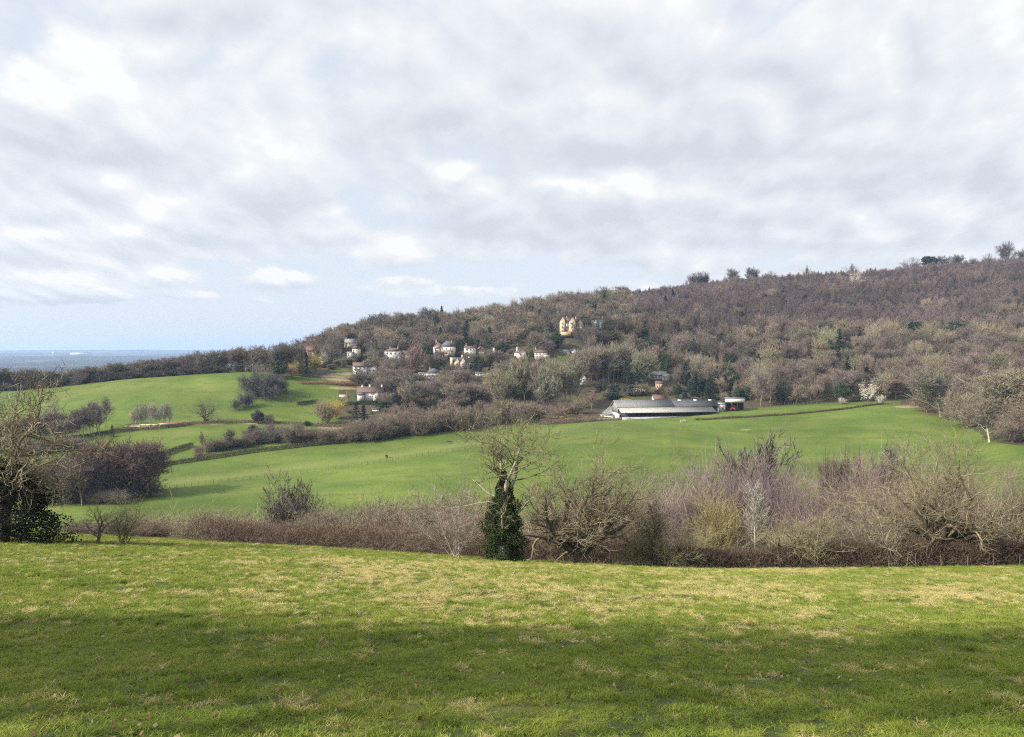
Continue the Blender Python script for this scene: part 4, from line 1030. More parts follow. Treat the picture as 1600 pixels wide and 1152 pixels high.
# ------------------------------------------------------------------ hedges and fences
def path_px(pts, step=1.5):
    """ground path through photo points (column, row or None, distance or None)"""
    P = []
    for q in pts:
        P.append(onrow(q[0], q[1]) if len(q) == 2 else at(q[0], q[2]))
    P = np.array(P); d = np.r_[0, np.cumsum(np.linalg.norm(np.diff(P[:, :2], axis=0), axis=1))]
    s = np.arange(0, d[-1], step); X = np.interp(s, d, P[:, 0]); Yv = np.interp(s, d, P[:, 1])
    return np.stack([X, Yv, H(X, Yv)], 1)

def hedge(name, pts, hgt, wid, dens, col, label, tl=.5, tw_=.03, flat=True, cat='hedge', seed=1, leaf=0, lcol=None, group=None):
    """dense strip of twigs growing from a line of stems"""
    P = path_px(pts, .5) if not isinstance(pts, np.ndarray) else pts
    g = np.random.default_rng(seed); L = len(P)*.5; far_ = P[0][1] > 150; N = int(L*dens*(2.2 if far_ else 1)); tw_ = .10 if far_ else tw_
    if not isinstance(P, np.ndarray): P = np.array(P)
    k = g.random(N)*(len(P)-1.001); i = k.astype(int); f = (k-i)[:, None]; B = P[i]*(1-f)+P[i+1]*f
    prof = hgt*(1+(.12 if flat else .3)*fbm2(B[:, 0]*.25, B[:, 1]*.25, seed+3, 3)+(0 if flat else .12)*fbm2(B[:, 0]*.9, B[:, 1]*.9, seed+4, 2))
    q = g.random(N)**.75
    off = g.normal(0, wid*.3, (N, 2)); off = np.clip(off, -wid*.6, wid*.6)*(1-.35*q[:, None])
    C = B.copy(); C[:, :2] += off; C[:, 2] = B[:, 2]+q*prof*.93
    d = nrm(np.stack([g.normal(0, .6, N)+off[:, 0]*.6/wid, g.normal(0, .6, N)+off[:, 1]*.6/wid, g.normal(.75, .5, N)], 1))
    ll = tl*(.6+.8*g.random(N)); U, W = frame(d); a = g.random((N, 1))*6.28; S = (np.cos(a)*U+np.sin(a)*W)*tw_*.5
    mid = C+d*ll[:, None]*.5+g.normal(0, .05*tl, (N, 3)); tip = C+d*ll[:, None]
    V = np.stack([C-S, C+S, mid+S*.8, mid-S*.8, tip], 1).reshape(-1, 3); bi = np.arange(N)[:, None]*5
    st = MB(); n2 = max(14, int(L*1.5)); k = g.random(n2)*(len(P)-1.001); i = k.astype(int); f = (k-i)[:, None]; b0 = P[i]*(1-f)+P[i+1]*f; b0[:, :2] += g.normal(0, wid*.2, (n2, 2))
    e = b0+np.stack([g.normal(0, .25*hgt, n2), g.normal(0, .2*hgt, n2), hgt*(.6+.4*g.random(n2))], 1)
    m_ = (b0+e)/2+g.normal(0, .08*hgt, (n2, 3)); b0[:, 2] -= .2
    tv, tq = tubes(np.stack([b0, m_, e], 1), np.full((n2, 3), .035)*np.array([1, .8, .4]), 4)
    cen = P[len(P)//2]
    o = empty(name, tuple(cen)); tag(o, label, cat, group)
    st.add(tv-cen, quads=tq); s = st.obj('stem', M_BARK, o); s.color = (*[c*1.1 for c in col], 1)
    cr = MB(); cr.add(V-cen, tris=bi+np.array([[3, 2, 4]]), quads=bi+np.array([[0, 1, 2, 3]])); c = cr.obj('crown', M_TWIG, o); c.color = (*col, 1)
    if leaf:
        k = g.integers(0, N, leaf); lv, lq = cards(C[k]+g.normal(0, .1, (leaf, 3)), g.normal(size=(leaf, 3)), .18, g); lm = MB(); lm.add(lv-cen, quads=lq); x = lm.obj('leaves', M_LEAF, o); x.color = (*(lcol or IVY)[:3], 1)
    return o

DH = (.062, .052, .036); BH = (.120, .092, .062); RH = (.150, .105, .075)
hedge('clipped_hedge', [(238, 731), (320, 719), (400, 707), (480, 698), (535, 693)], 1.7, 1.8, 70, (.088, .074, .048), 'long clipped brown hedge along the top of the horse field', seed=2)
hedge('clipped_hedge', [(556, 690), (640, 680), (712, 671)], 1.6, 1.8, 70, DH, 'dark hedge under the brown scrub above the horse field', seed=3)
hedge('field_hedge', [(226, 722), (262, 711), (302, 698)], 2.2, 2.4, 80, (.055, .048, .036), 'short thick dark hedge slanting up behind the alder clump', seed=4)
hedge('field_hedge', [(322, 708), (372, 699), (432, 692), (474, 688)], 1.3, 2.0, 70, DH, 'ragged dark hedge below the grey bushes of the middle field', seed=5, flat=False)
hedge('field_hedge', [(-30, 697), (60, 690), (130, 683), (180, 676)], 1.2, 2.0, 60, DH, 'dark hedge at the foot of the mauve copse', seed=6, flat=False)
hedge('bracken_bank', [(182, 675), (240, 671), (300, 664), (360, 661), (420, 661), (470, 664), (540, 668)], 1.3, 4.5, 60, (.150, .108, .078), 'low bank of brown bracken between the two left fields', seed=7, flat=False, cat='bank')
hedge('bank_hedge', [(1086, 657), (1160, 653), (1240, 648), (1320, 640), (1382, 632)], .9, 1.4, 60, (.11, .088, .052), 'low brown hedge bank climbing right from the barn', seed=8, flat=False)
hedge('garden_hedge', [(464, 634), (480, 632), (498, 630)], 2.0, 1.6, 70, EVB, 'dark clipped garden hedge at the end of the left field', seed=9)
hedge('garden_hedge', [(530, 634), (562, 632), (600, 633)], 1.8, 1.8, 60, (.03, .06, .02), 'green garden hedge below the long cottage', seed=10)
hedge('bramble_bank', [(846, 664), (880, 662), (912, 660), (930, 658)], 2.6, 4, 80, (.165, .115, .085), 'pinkish brown bramble bank left of the farm', seed=11, flat=False, cat='bank')
hedge('rubble_bank', [(925, 658), (960, 656), (985, 656)], 1.2, 3.0, 45, (.25, .20, .14), 'pale weedy bank at the foot of the side barn', seed=12, flat=False, cat='bank')
hedge('bracken_bank', [(470, 600), (510, 600), (560, 603)], 1.1, 4.5, 70, (.21, .11, .075), 'rusty red bracken strip above the left field corner', seed=13, flat=False, cat='bank')
hedge('field_hedge', [(560, 672), (590, 664), (612, 655)], 1.8, 2.0, 70, DH, 'dark overgrown hedge beside the rough plot under the cottage', seed=14, flat=False)
hedge('terrace_hedge', [(818, 513), (850, 511), (872, 510)], 1.6, 2.0, 60, (.022, .045, .016), 'dark green hedge along the terrace left of the golden villa', seed=15)
hedge('terrace_hedge', [(822, 526), (850, 521), (872, 518)], 1.6, 2.0, 60, (.02, .04, .016), 'lower dark green hedge on the terraces below the golden villa', seed=16)
# the hedge at the foot of the near field
xs = np.arange(12.5, 52, .5); ys = 71.8+1.2*np.sin(xs*.11); NEARH = np.stack([xs, ys, H(xs, ys)], 1)
hedge('overgrown_hedge', NEARH, 2.0, 2.4, 1400, (.088, .064, .047), 'dense dark brown hedge along the right foot of the near field', tl=.55, tw_=.026, flat=False, seed=17)
xs = np.arange(-30, 13, .5); ys = 75.5-.02*(xs+30)+1.2*np.sin(xs*.3); P2 = np.stack([xs, ys, H(xs, ys)], 1)
hedge('bramble_hedge', P2, 1.9, 3.4, 620, (.125, .088, .066), 'low pinkish brown brambles along the left foot of the near field', tl=.6, tw_=.02, flat=False, seed=18)

M_POST = flat_mat('weathered_post', (.135, .108, .08), .3, 6); M_WIRE = flat_mat('fence_wire', (.10, .10, .10), .1)
def fence(name, pts, gap, hgt, label, r=.07, wires=2, jit=.1, P=None, rail=False):
    P = path_px(pts, .5) if P is None else P
    d = np.r_[0, np.cumsum(np.linalg.norm(np.diff(P[:, :2], axis=0), axis=1))]; n_ = min(100, max(3, int(d[-1]/gap)))
    s = np.linspace(0, d[-1], n_); Q = np.stack([np.interp(s, d, P[:, i]) for i in range(3)], 1)
    o = empty(name, tuple(Q[0])); tag(o, label, 'fence'); mb = MB(); mb.bar((0, 0, -.3), (0, 0, 1), r, 6); me = mb.mesh('post', [M_POST], False)
    for q in Q:
        c = link(bpy.data.objects.new('post', me), o); c.location = q-Q[0]; c.scale = (1, 1, hgt*(1+random.uniform(-jit, jit))); c.rotation_euler = (random.uniform(-.06, .06), random.uniform(-.06, .06), 0)
    for k in range(wires):
        W = Q-Q[0]; W = W+np.array([0, 0, hgt*(.9-.38*k)]); V, F_ = tubes(W[None], np.full((1, len(W)), .045 if rail else .018), 4); m = MB(); m.add(V, quads=F_); m.obj('rail' if rail else 'wire', M_POST if rail else M_WIRE, o)
    return o
fence('post_and_wire_fence', [(178, 777), (230, 770), (320, 757), (400, 748), (520, 734), (600, 722), (680, 709), (760, 698), (850, 681), (940, 664)], 2.6, 1.35, 'post and wire fence running right up the horse field', .075)
fence('wood_edge_fence', [(1190, 634), (1260, 632), (1340, 632), (1400, 634), (1450, 640), (1500, 652)], 2.4, 1.3, 'pale post fence along the edge of the hillside wood', .09)
fence('farm_rail_fence', [(985, 659), (1030, 658), (1084, 657)], 1.8, 1.4, 'pale rail fence in front of the long barn', .09, rail=True)
xs = np.arange(33, 47, .5); ys = 70.0+.6*np.sin(xs*.11); PF = np.stack([xs, ys, H(xs, ys)], 1)
fence('near_post_fence', None, 1.7, 1.15, 'thin weathered posts standing before the right end of the near hedge', .035, P=PF, jit=.35, wires=0)
fence('garden_rail_fence', [(440, 637), (480, 636), (520, 633)], 2.4, 1.0, 'pale garden fence left of the golden willow', .08, rail=True)

# ------------------------------------------------------------------ small things in the fields
def ring_feeder(p):
    o = empty('hay_feeder', tuple(p)); tag(o, 'pale round metal hay feeder standing in front of the barn', 'feeder'); m = flat_mat('galvanised_tube', (.42, .42, .40), .1, rough=.5, spec=.5)
    a = np.linspace(0, 2*PI, 17)
    for z in (.15, .65, 1.15):
        mb = MB(); P = np.stack([np.cos(a)*1.3, np.sin(a)*1.3, np.full(17, z)], 1)[None]; V, Q = tubes(P, np.full((1, 17), .05), 5); mb.add(V, quads=Q); mb.obj('hoop', m, o)
    for k in range(12):
        t = k*PI/6; mb = MB(); mb.bar((math.cos(t)*1.3, math.sin(t)*1.3, 0), (math.cos(t+.12)*1.3, math.sin(t+.12)*1.3, 1.15), .04); mb.obj('bar', m, o)
    hb = MB(); g = np.random.default_rng(3); C = g.normal(0, .5, (700, 3))*[1, 1, .5]+[0, 0, .45]; C[:, 2] = np.abs(C[:, 2]); V, Q = cards(C, g.normal(size=C.shape), .25, g); hb.add(V, quads=Q)
    tag(hb.obj('hay_heap', flat_mat('hay', (.30, .24, .12), .3), None), 'heap of hay inside the round feeder', 'hay').location = tuple(p)
ring_feeder(onrow(1067, 660))
# felled timber by the birches
M_LOG = flat_mat('cream_timber', (.52, .44, .30), .2)
lg = random.Random(4)
for k in range(12):
    u = 203+k*5.4+lg.uniform(-3, 3); p = onrow(u, 668-(u-203)*.07+lg.uniform(-1, 1)); mb = MB(); L = lg.uniform(3.5, 6); r = lg.uniform(.22, .36)
    mb.bar((-L/2, 0, r), (L/2, lg.uniform(-.3, .3), r), r, 8); mb.bar((-L/4, .1, r), (-L/4+.4, .5, r*2.2), r*.25, 5)
    o = mb.obj('felled_log', M_LOG); o.location = tuple(p); o.rotation_euler = (0, 0, lg.uniform(-.35, .2)); tag(o, 'pale felled log lying under the slender birches', 'log', 'felled logs under the birches')
# fallen branch in the near grass
p = onrow(152, 1040, 5, 30); mb = MB()
for a, b, r in (((-.32, 0, .05), (-.05, .03, .10), .016), ((-.05, .03, .10), (.02, .05, .16), .016), ((.02, .05, .16), (.22, .02, .07), .013), ((-.05, .03, .10), (.05, -.12, .05), .011), ((.02, .05, .16), (-.04, .1, .22), .009)): mb.bar(a, b, r, 6)
o = mb.obj('fallen_branch', flat_mat('bleached_wood', (.22, .17, .12), .3, 12)); o.location = tuple(p); o.scale = (.5, .5, .5); o.rotation_euler = (0, 0, .2); tag(o, 'bleached forked stick lying in the shaded grass at the left', 'branch')

# ------------------------------------------------------------------ horses
def horse(p, yaw, graze, coat, legc, label):
    """one continuous body grown from a skeleton of joints"""
    o = empty('horse', tuple(p), yaw); tag(o, label, 'horse', None)
    J = {'rump': ((-.72, 0, 1.22), .27), 'belly': ((-.1, 0, 1.12), .31), 'chest': ((.55, 0, 1.15), .28), 'neck0': ((.80, 0, 1.32), .19)}
    if graze: J.update(neck1=((1.15, 0, 1.0), .14), poll=((1.42, .02, .62), .12), face=((1.5, .03, .36), .085), nose=((1.52, .03, .14), .07))
    else: J.update(neck1=((1.05, 0, 1.62), .15), poll=((1.25, .02, 1.86), .12), face=((1.46, .03, 1.74), .085), nose=((1.68, .03, 1.58), .07))
    E = [('rump', 'belly'), ('belly', 'chest'), ('chest', 'neck0'), ('neck0', 'neck1'), ('neck1', 'poll'), ('poll', 'face'), ('face', 'nose')]
    for s, sy in (('a', -.16), ('b', .16)):
        k = .12 if s == 'a' else -.1
        J.update({'fs'+s: ((.55, sy, .95), .14), 'fk'+s: ((.58+k, sy, .52), .075), 'ff'+s: ((.56+k*1.3, sy, .12), .05), 'fh'+s: ((.60+k*1.3, sy, .02), .065),
                  'hs'+s: ((-.70, sy, .92), .17), 'hk'+s: ((-.56-k, sy, .72), .11), 'hh'+s: ((-.86-k, sy, .50), .07), 'hf'+s: ((-.80-k, sy, .12), .05), 'hg'+s: ((-.76-k, sy, .02), .065)})
        E += [('chest', 'fs'+s), ('fs'+s, 'fk'+s), ('fk'+s, 'ff'+s), ('ff'+s, 'fh'+s), ('rump', 'hs'+s), ('hs'+s, 'hk'+s), ('hk'+s, 'hh'+s), ('hh'+s, 'hf'+s), ('hf'+s, 'hg'+s)]
    pt = np.array(J['poll'][0])
    for s, sy in (('a', -.07), ('b', .07)):
        J['e'+s] = (tuple(pt+np.array([-.02, sy, .13])), .03); E.append(('poll', 'e'+s))
    K = list(J); me = bpy.data.meshes.new('body'); me.from_pydata([J[k][0] for k in K], [(K.index(a), K.index(b)) for a, b in E], [])
    m, n, b = newmat('horse_coat'); z = n.sep(n.nt.nodes.new('ShaderNodeTexCoord').outputs['Object'])[2]
    n.put(n.mix(n.mapr(z, .5, .75), (*legc, 1), (*coat, 1)), b.inputs['Base Color']); b.inputs['Roughness'].default_value = .55; me.materials.append(m)
    body = link(bpy.data.objects.new('body', me), o); sk = body.modifiers.new('skin', 'SKIN'); sk.use_smooth_shade = True
    for i, k in enumerate(K):
        v = me.skin_vertices[0].data[i]; v.radius = (J[k][1], J[k][1]*(.92 if k in ('rump', 'belly', 'chest') else 1)); v.use_root = (k == 'belly')
    body.modifiers.new('sub', 'SUBSURF').levels = 1
    hair = flat_mat('horse_hair', tuple(c*.5 for c in coat), .2)
    mb = MB(); P = np.array([[(-.98, 0, 1.3), (-1.12, 0, 1.1), (-1.14, .02, .8), (-1.1, .02, .5)]]); V, Q = tubes(P, np.array([[.05, .09, .08, .02]]), 6); mb.add(V, quads=Q); mb.obj('tail', hair, o)
    a, c = np.array(J['neck0'][0]), np.array(J['poll'][0]); up = np.array([-.12, 0, .12]) if graze is False else np.array([.04, 0, .15])
    P = np.array([[a+up*1.4, (a+np.array(J['neck1'][0]))/2+up*1.2, np.array(J['neck1'][0])+up, c+up*.8]]); V, Q = tubes(P, np.array([[.03, .07, .07, .04]]), 5); mb = MB(); mb.add(V, quads=Q); mb.obj('mane', hair, o)
def make_horses():
    bpy.context.view_layer.update()
    horse(onrow(604, 716), math.radians(-62), True, (.012, .011, .011), (.02, .018, .016), 'black horse grazing by the wire fence in the middle of the field')
    horse(onrow(702, 694), math.radians(172), True, (.035, .026, .022), (.30, .28, .25), 'dark horse with pale legs grazing near the top of the field')
make_horses()
# ------------------------------------------------------------------ trees and shrubs one by one
A = at
# the line at the foot of the near field ------------------------------------------------
def near(kind, key, mk, u, Y, vt, wpx, col, label, cat='tree', **k):
    p = A(u, Y); hg = (row_of(p)-vt)*Y/FPX
    return plant(kind, key, mk, p, hg, wpx*Y/FPX, col, label, cat, **k)
def ivy_on(o, prof, n, size, col, seed, off=(0, 0)):
    """leaf mantle in metres round a trunk: prof = (height, radius) pairs; becomes the tree's ivy part"""
    g = np.random.default_rng(seed); prof = np.array(prof, float)
    z = prof[0, 0]+(prof[-1, 0]-prof[0, 0])*g.random(n); a = g.random(n)*6.28
    r = np.interp(z, prof[:, 0], prof[:, 1])*(1+.22*np.sin(a*3+z*1.3)+.16*np.sin(a*5-z*2.6)+.14*np.sin(z*4+a*2))*(.45+.6*np.sqrt(g.random(n)))
    C = np.stack([np.cos(a)*r+off[0], np.sin(a)*r+off[1], z+g.normal(0, .1, n)], 1)
    V, Q = cards(C, np.stack([np.cos(a), np.sin(a), .5+0*a], 1), size, g, 1.3); mb = MB(); s = np.array(o.scale); c, si = math.cos(-o.rotation_euler[2]), math.sin(-o.rotation_euler[2])
    V = np.stack([V[:, 0]*c-V[:, 1]*si, V[:, 0]*si+V[:, 1]*c, V[:, 2]], 1)/s
    mb.add(V, quads=Q); q = mb.obj('ivy', M_LEAF, o); q.color = (*col, 1)

def t_gnarl(seed):
    """old trunk with long drooping and recurving boughs"""
    g = np.random.default_rng(seed); t = Tree(); tr = trunk_line(.66, .04, 9, .06, tip=.5, g=g); t.wood(tr, 8, 'trunk')
    l1 = branch(tr, 15, .22, 1.0, .95, .3, .50, m=10, wig=.27, up=.03, rr=.5, absL=True, g=g, shape=lambda q: 1.1-.4*q, tip=.2); t.wood(l1, 6, 'trunk')
    l2 = branch(l1, 8, .2, 1.0, .9, .3, .42, m=8, wig=.34, up=-.03, rr=.6, tip=.3, g=g); t.wood(l2, 4)
    l3 = branch(l2, 6, .1, 1.0, .8, .3, .5, m=6, wig=.36, up=.03, rr=.65, tip=.4, g=g); t.wood(l3, 3)
    t.tw(twigs(l3, 6, .1, .7, .3, .5, .0035, g=g)); return t.norm()
def t_fork(seed):
    """tall forked tree: bare pole, two main stems, open spreading head and side boughs low down"""
    g = np.random.default_rng(seed); t = Tree(); tr = trunk_line(.52, .024, 7, .03, tip=.8, g=g); t.wood(tr, 8, 'trunk')
    f = branch(tr, 4, .9, 1.0, .36, .12, .48, m=9, wig=.13, up=.07, rr=.8, absL=True, tip=.22, g=g); t.wood(f, 7, 'trunk')
    lo = branch(tr, 8, .5, .95, 1.2, .15, .36, m=8, wig=.22, up=.0, rr=.40, absL=True, tip=.25, g=g); t.wood(lo, 5, 'trunk')
    l1 = branch(f, 8, .35, 1.0, .85, .2, .62, m=8, wig=.2, up=.06, rr=.6, tip=.25, g=g); t.wood(l1, 5)
    al = (np.concatenate([l1[0], lo[0]]), np.concatenate([l1[1], lo[1]]))
    l2 = branch(al, 6, .2, 1.0, .75, .25, .40, m=5, wig=.24, up=.08, rr=.55, tip=.3, g=g); t.wood(l2, 4)
    l3 = branch(l2, 5, .1, 1.0, .7, .25, .5, m=4, wig=.2, up=.1, rr=.65, tip=.4, g=g); t.wood(l3, 3)
    t.tw(twigs(l3, 4, .1, .6, .3, .5, .0021, up=.2, g=g)); return t.norm()
def t_lean(seed):
    """broad multi-stemmed tree with heavy boughs thrown out to one side"""
    g = np.random.default_rng(seed); t = Tree(); tr = trunk_line(.16, .062, 5, .06, tip=.9, g=g); t.wood(tr, 8, 'trunk')
    up_ = branch(tr, 8, .3, 1.0, .55, .22, .85, m=10, wig=.13, up=.06, rr=.45, absL=True, tip=.14, g=g)
    sd = branch(tr, 5, .3, 1.0, 1.2, .12, .9, m=10, wig=.15, up=.035, rr=.5, absL=True, tip=.14, g=g); sd[0][:, :, 0] = np.abs(sd[0][:, :, 0])
    l1 = (np.concatenate([up_[0], sd[0]]), np.concatenate([up_[1], sd[1]])); t.wood(l1, 7, 'trunk')
    l2 = branch(l1, 10, .22, 1.0, .7, .25, .36, m=7, wig=.2, up=.06, rr=.62, tip=.25, g=g); t.wood(l2, 4)
    l3 = branch(l2, 7, .15, 1.0, .65, .25, .5, m=4, wig=.2, up=.08, rr=.62, tip=.35, g=g); t.wood(l3, 3)
    t.tw(twigs(l3, 9, .05, .6, .3, .65, .0022, up=.15, g=g)); return t.norm()
PX = 'crown_detail'
o = near('ivy_clad_tree', 'gnarl', lambda: t_gnarl(3), 2, 58, 578, 200, (.145, .124, .076), 'big gnarled ivy-clad tree with curling boughs at the left edge', bark=(.155, .122, .09), rz=.6)
ivy_on(o, [(0, 3.2), (1.5, 3.3), (3.2, 2.6), (4.6, 1.4), (6, .6)], 24000, .12, (.013, .014, .008), 5, off=(.7, -.3))
near('thorn_tree', 'oakB', lambda: t_oak(8, True, .24, .34, .8, 5, .0024, .03, 3), 152, 61, 766, 88, (.150, .128, .090), 'dark crooked thorn tree leaning beside the ivy-clad tree', rz=2.0)
near('upright_shrub', 'shrubhi1', lambda: t_shrub(21, 13, .33, .0030, 3, .07, .1, True), 192, 62, 766, 84, (.165, .160, .072), 'olive green upright shrub of many thin stems above the brow', 'shrub')
o = near('ivy_column_tree', 'fork', lambda: t_fork(5), 787, 66, 622, 200, (.150, .134, .074), 'tall forked tree whose lower trunk is a dark column of ivy', bark=(.26, .235, .185), rz=1.1)
ivy_on(o, [(0, 1.35), (1.5, 1.5), (3.4, 1.5), (4.6, 1.2), (5.6, .8), (6.6, .5), (7.6, .2)], 28000, .10, (.026, .038, .012), 6)
near('pale_stemmed_shrub', 'shrubhi2', lambda: t_shrub(22, 13, .32, .0042, 5, .05, .13, True), 712, 67, 752, 92, (.215, .180, .140), 'pale stemmed shrub left of the ivy column tree', 'shrub', bark=(.40, .36, .30))
near('spreading_tree', 'oakS', lambda: t_oak(14, True, .25, .17, .90, 13, .0020, .055, 11, .06, 1.13), 908, 69.5, 688, 265, (.175, .145, .095), 'broad many-stemmed tree throwing long boughs to the right', bark=(.090, .076, .055), rz=.1)
near('tangled_tree', 'shrubhi3', lambda: t_shrub(23, 15, .5, .0042, 6, .02, .22, True), 1022, 71, 752, 112, (.170, .150, .088), 'tangled olive tree between the spreading tree and the near hedge', bark=(.16, .14, .10))
near('golden_willow', 'willowhi', lambda: t_shrub(24, 34, .42, .004, 5, .06, .07, True), 1120, 92, 764, 96, (.205, .172, .075), 'yellow stemmed willow bush in the gap behind the hedge', 'shrub', bark=(.26, .22, .085))
near('pale_birch', 'birchhi', lambda: t_birch(25, .0035, 6, 34), 1180, 76, 752, 46, (.235, .218, .178), 'slim whitish tree with upright twigs behind the near hedge', bark=(.36, .335, .285))
near('oak_tree', 'oakC', lambda: t_oak(58, True, .24, .30, .85, 9, .0025, .055, 11, .05), 1256, 73.0, 758, 132, (.190, .168, .098), 'smaller olive oak with low rounded head left of the big oak', bark=(.072, .062, .042), rz=.4)
near('oak_tree', 'oakA', lambda: t_oak(33, True, .24, .32, .84, 13, .0018, .056, 13, .05, 1.06), 1468, 72.8, 678, 245, (.175, .142, .092), 'largest bare oak with great forking boughs behind the right of the hedge', bark=(.050, .043, .030), rz=.4)
near('oak_tree', 'oakD', lambda: t_oak(36, True, .22, .36, .9, 8, .0026, .045, 10), 1592, 77, 722, 140, (.140, .118, .08), 'bare oak cut by the right edge of the picture', bark=(.075, .066, .045), rz=1.0)
near('crooked_tree', 'oakE', lambda: t_oak(38, True, .3, .32, .9, 7, .003, .04, 7), 1384, 72, 762, 110, (.19, .165, .105), 'crooked pale limbed tree just left of the big oak', bark=(.22, .19, .135), rz=.9)
near('thin_tree', 'birchthin', lambda: t_birch(39, .0035, 4, 16), 1024, 70.5, 776, 50, DARK, 'thin dark trunked tree in front of the tangled tree')
near('dogwood_shrub', 'shrubhi4', lambda: t_shrub(26, 22, .4, .0045, 5, .04, .14, True), 1002, 72, 826, 74, (.235, .205, .115), 'straw coloured shrub at the foot of the tangled tree', 'shrub')
near('tan_bush', 'roundhi1', lambda: t_round(27, .004, 7, True), 1540, 75, 812, 86, (.215, .165, .095), 'tan rounded bush in front of the right edge oak', 'shrub')
near('hazel_shrub', 'shrubhi5', lambda: t_shrub(28, 22, .45, .0042, 6, .05, .13, True), 1330, 78, 800, 130, (.150, .125, .085), 'brown hazel bush between the two oaks', 'shrub')
near('hazel_shrub', 'shrubhi5', None, 1425, 79, 806, 120, (.145, .118, .082), 'brown hazel bush at the left foot of the largest oak', 'shrub')
near('field_maple', 'roundhi2', lambda: t_round(29, .0032, 8, True), 760, 78, 800, 120, (.16, .125, .09), 'brown twiggy bush behind the ivy column', 'shrub')

# scrub and small trees between the brow and the horse field
for u, Y, vt, wp, c, key, lab in ((520, 84, 806, 96, (.185, .155, .095), 'shrubhi1', 'olive twigged bush right of the pollard tree'), (600, 86, 800, 110, (.130, .105, .080), 'shrubhi3', 'dark knotted bush below the far round tree'),
        (648, 80, 812, 80, (.21, .175, .135), 'shrubhi2', 'pale twigged bush left of the pale stemmed shrub'), (455, 82, 818, 90, (.165, .125, .095), 'shrubhi5', 'brown bush at the foot of the pollard tree'),
        (1085, 84, 806, 80, (.19, .17, .10), 'shrubhi1', 'olive bush below the yellow willow'), (1205, 96, 806, 90, (.2, .18, .10), 'shrubhi2', 'olive bush behind the slim whitish tree'),
        (930, 86, 760, 120, (.175, .125, .095), 'shrubhi4', 'pinkish brown bush behind the spreading tree')):
    near('valley_bush', key, None, u, Y, vt, wp, c, lab, 'shrub')
near('pollard_tree', 'oakF', lambda: t_oak(41, True, .16, .45, .95, 14, .0085, .040, 14), 461, 112, 748, 84, (.120, .105, .082), 'lone rounded tree standing out of the pink scrub', bark=(.26, .235, .19))
near('pollard_tree', 'roundhi2', None, 584, 112, 776, 86, (.150, .125, .088), 'spreading tree among the scrub below the black horse')
near('dark_alder', 'birchalder', lambda: t_tall(42, False, .006, .62, 9, .9), 1297, 128, 712, 40, (.085, .062, .055), 'dark alder with clumpy head above the mauve scrub, left of the pair')
near('dark_alder', 'birchalder', None, 1325, 138, 704, 38, (.090, .068, .06), 'dark alder with clumpy head above the mauve scrub, right of the pair')
near('grey_alder', 'tallA', lambda: t_tall(43, True, .005, .5), 1386, 130, 696, 66, (.115, .098, .085), 'grey bare tree above the mauve scrub left of the largest oak')
near('ivied_tree', 'greyround', lambda: t_tall(44, False, .0065, .1, 12, .9), 1163, 152, 680, 120, (.105, .100, .075), 'dense grey green ivied tree rising behind the mauve willows')
g4 = random.Random(8)
for k in range(20):
    u = 1010+k*15.2+g4.uniform(-8, 8); Y = g4.uniform(112, 150); vt = np.interp(u, [990, 1080, 1150, 1220, 1300], [762, 735, 724, 730, 760])+g4.uniform(-5, 9)
    near('willow_shrub', ('willow1', 'willow2')[k % 2], (lambda: t_shrub(51, 30, .32, .0036, 7, .05, .06)) if k % 2 == 0 else (lambda: t_shrub(52, 26, .36, .0036, 7, .05, .07)), u, Y, vt, g4.uniform(75, 110), vary((.165, .122, .118), .1), 'mauve willow bush in the wet hollow behind the near hedge', 'shrub', group='mauve willows in the hollow')
for k in range(13):
    u = 1318+k*20+g4.uniform(-8, 8); Y = g4.uniform(105, 140); vt = np.interp(u, [1310, 1360, 1420, 1500, 1600], [748, 722, 735, 745, 735])+g4.uniform(-5, 12)
    near('willow_shrub', ('willow1', 'willow2')[k % 2], None, u, Y, vt, g4.uniform(75, 110), vary((.170, .122, .108), .1), 'pinkish willow bush in the hollow behind the largest oak', 'shrub', group='pinkish willows behind the oak')
for k in range(44):
    u = 215+k*12+g4.uniform(-7, 7); Y = g4.uniform(90, 150); vt = np.interp(u, [200, 300, 450, 560, 660, 760], [818, 806, 804, 800, 798, 788])+g4.uniform(-11, 9)
    near('scrub_bush', ('scrub1', 'scrub2', 'scrub3')[k % 3], (lambda: t_shrub(53, 18, .55, .006, 6, .04, .14)) if k % 3 == 0 else ((lambda: t_shrub(54, 22, .4, .006, 6, .04, .10)) if k % 3 == 1 else (lambda: t_round(55, .005, 6))), u, Y, vt, g4.uniform(55, 95), vary((.170, .120, .098) if g4.random() < .7 else (.185, .15, .10), .12), 'pinkish brown scrub bush in the dip beyond the near field', 'shrub', group='scrub bushes in the dip')
for k in range(16):
    u = 478+k*18.5+g4.uniform(-7, 7); near('scrub_tree', ('scrub1', 'scrub3', 'scrub2')[k % 3], None, u, g4.uniform(84, 120), np.interp(u, [470, 600, 770], [796, 786, 770])+g4.uniform(-9, 8), g4.uniform(60, 96), vary(((.150, .124, .098), (.175, .150, .105), (.135, .108, .09))[k % 3], .12), 'grey brown taller bush rising above the pink scrub left of the ivy column', 'shrub', group='taller bushes above the scrub')
for k in range(9):
    u = 120+k*16+g4.uniform(-5, 5); near('scrub_bush', ('scrub1', 'scrub2')[k % 2], None, u, g4.uniform(78, 100), 812+g4.uniform(-6, 8), 70, vary((.15, .115, .09)), 'brown scrub bush below the thorn tree', 'shrub', group='scrub below the thorn tree')
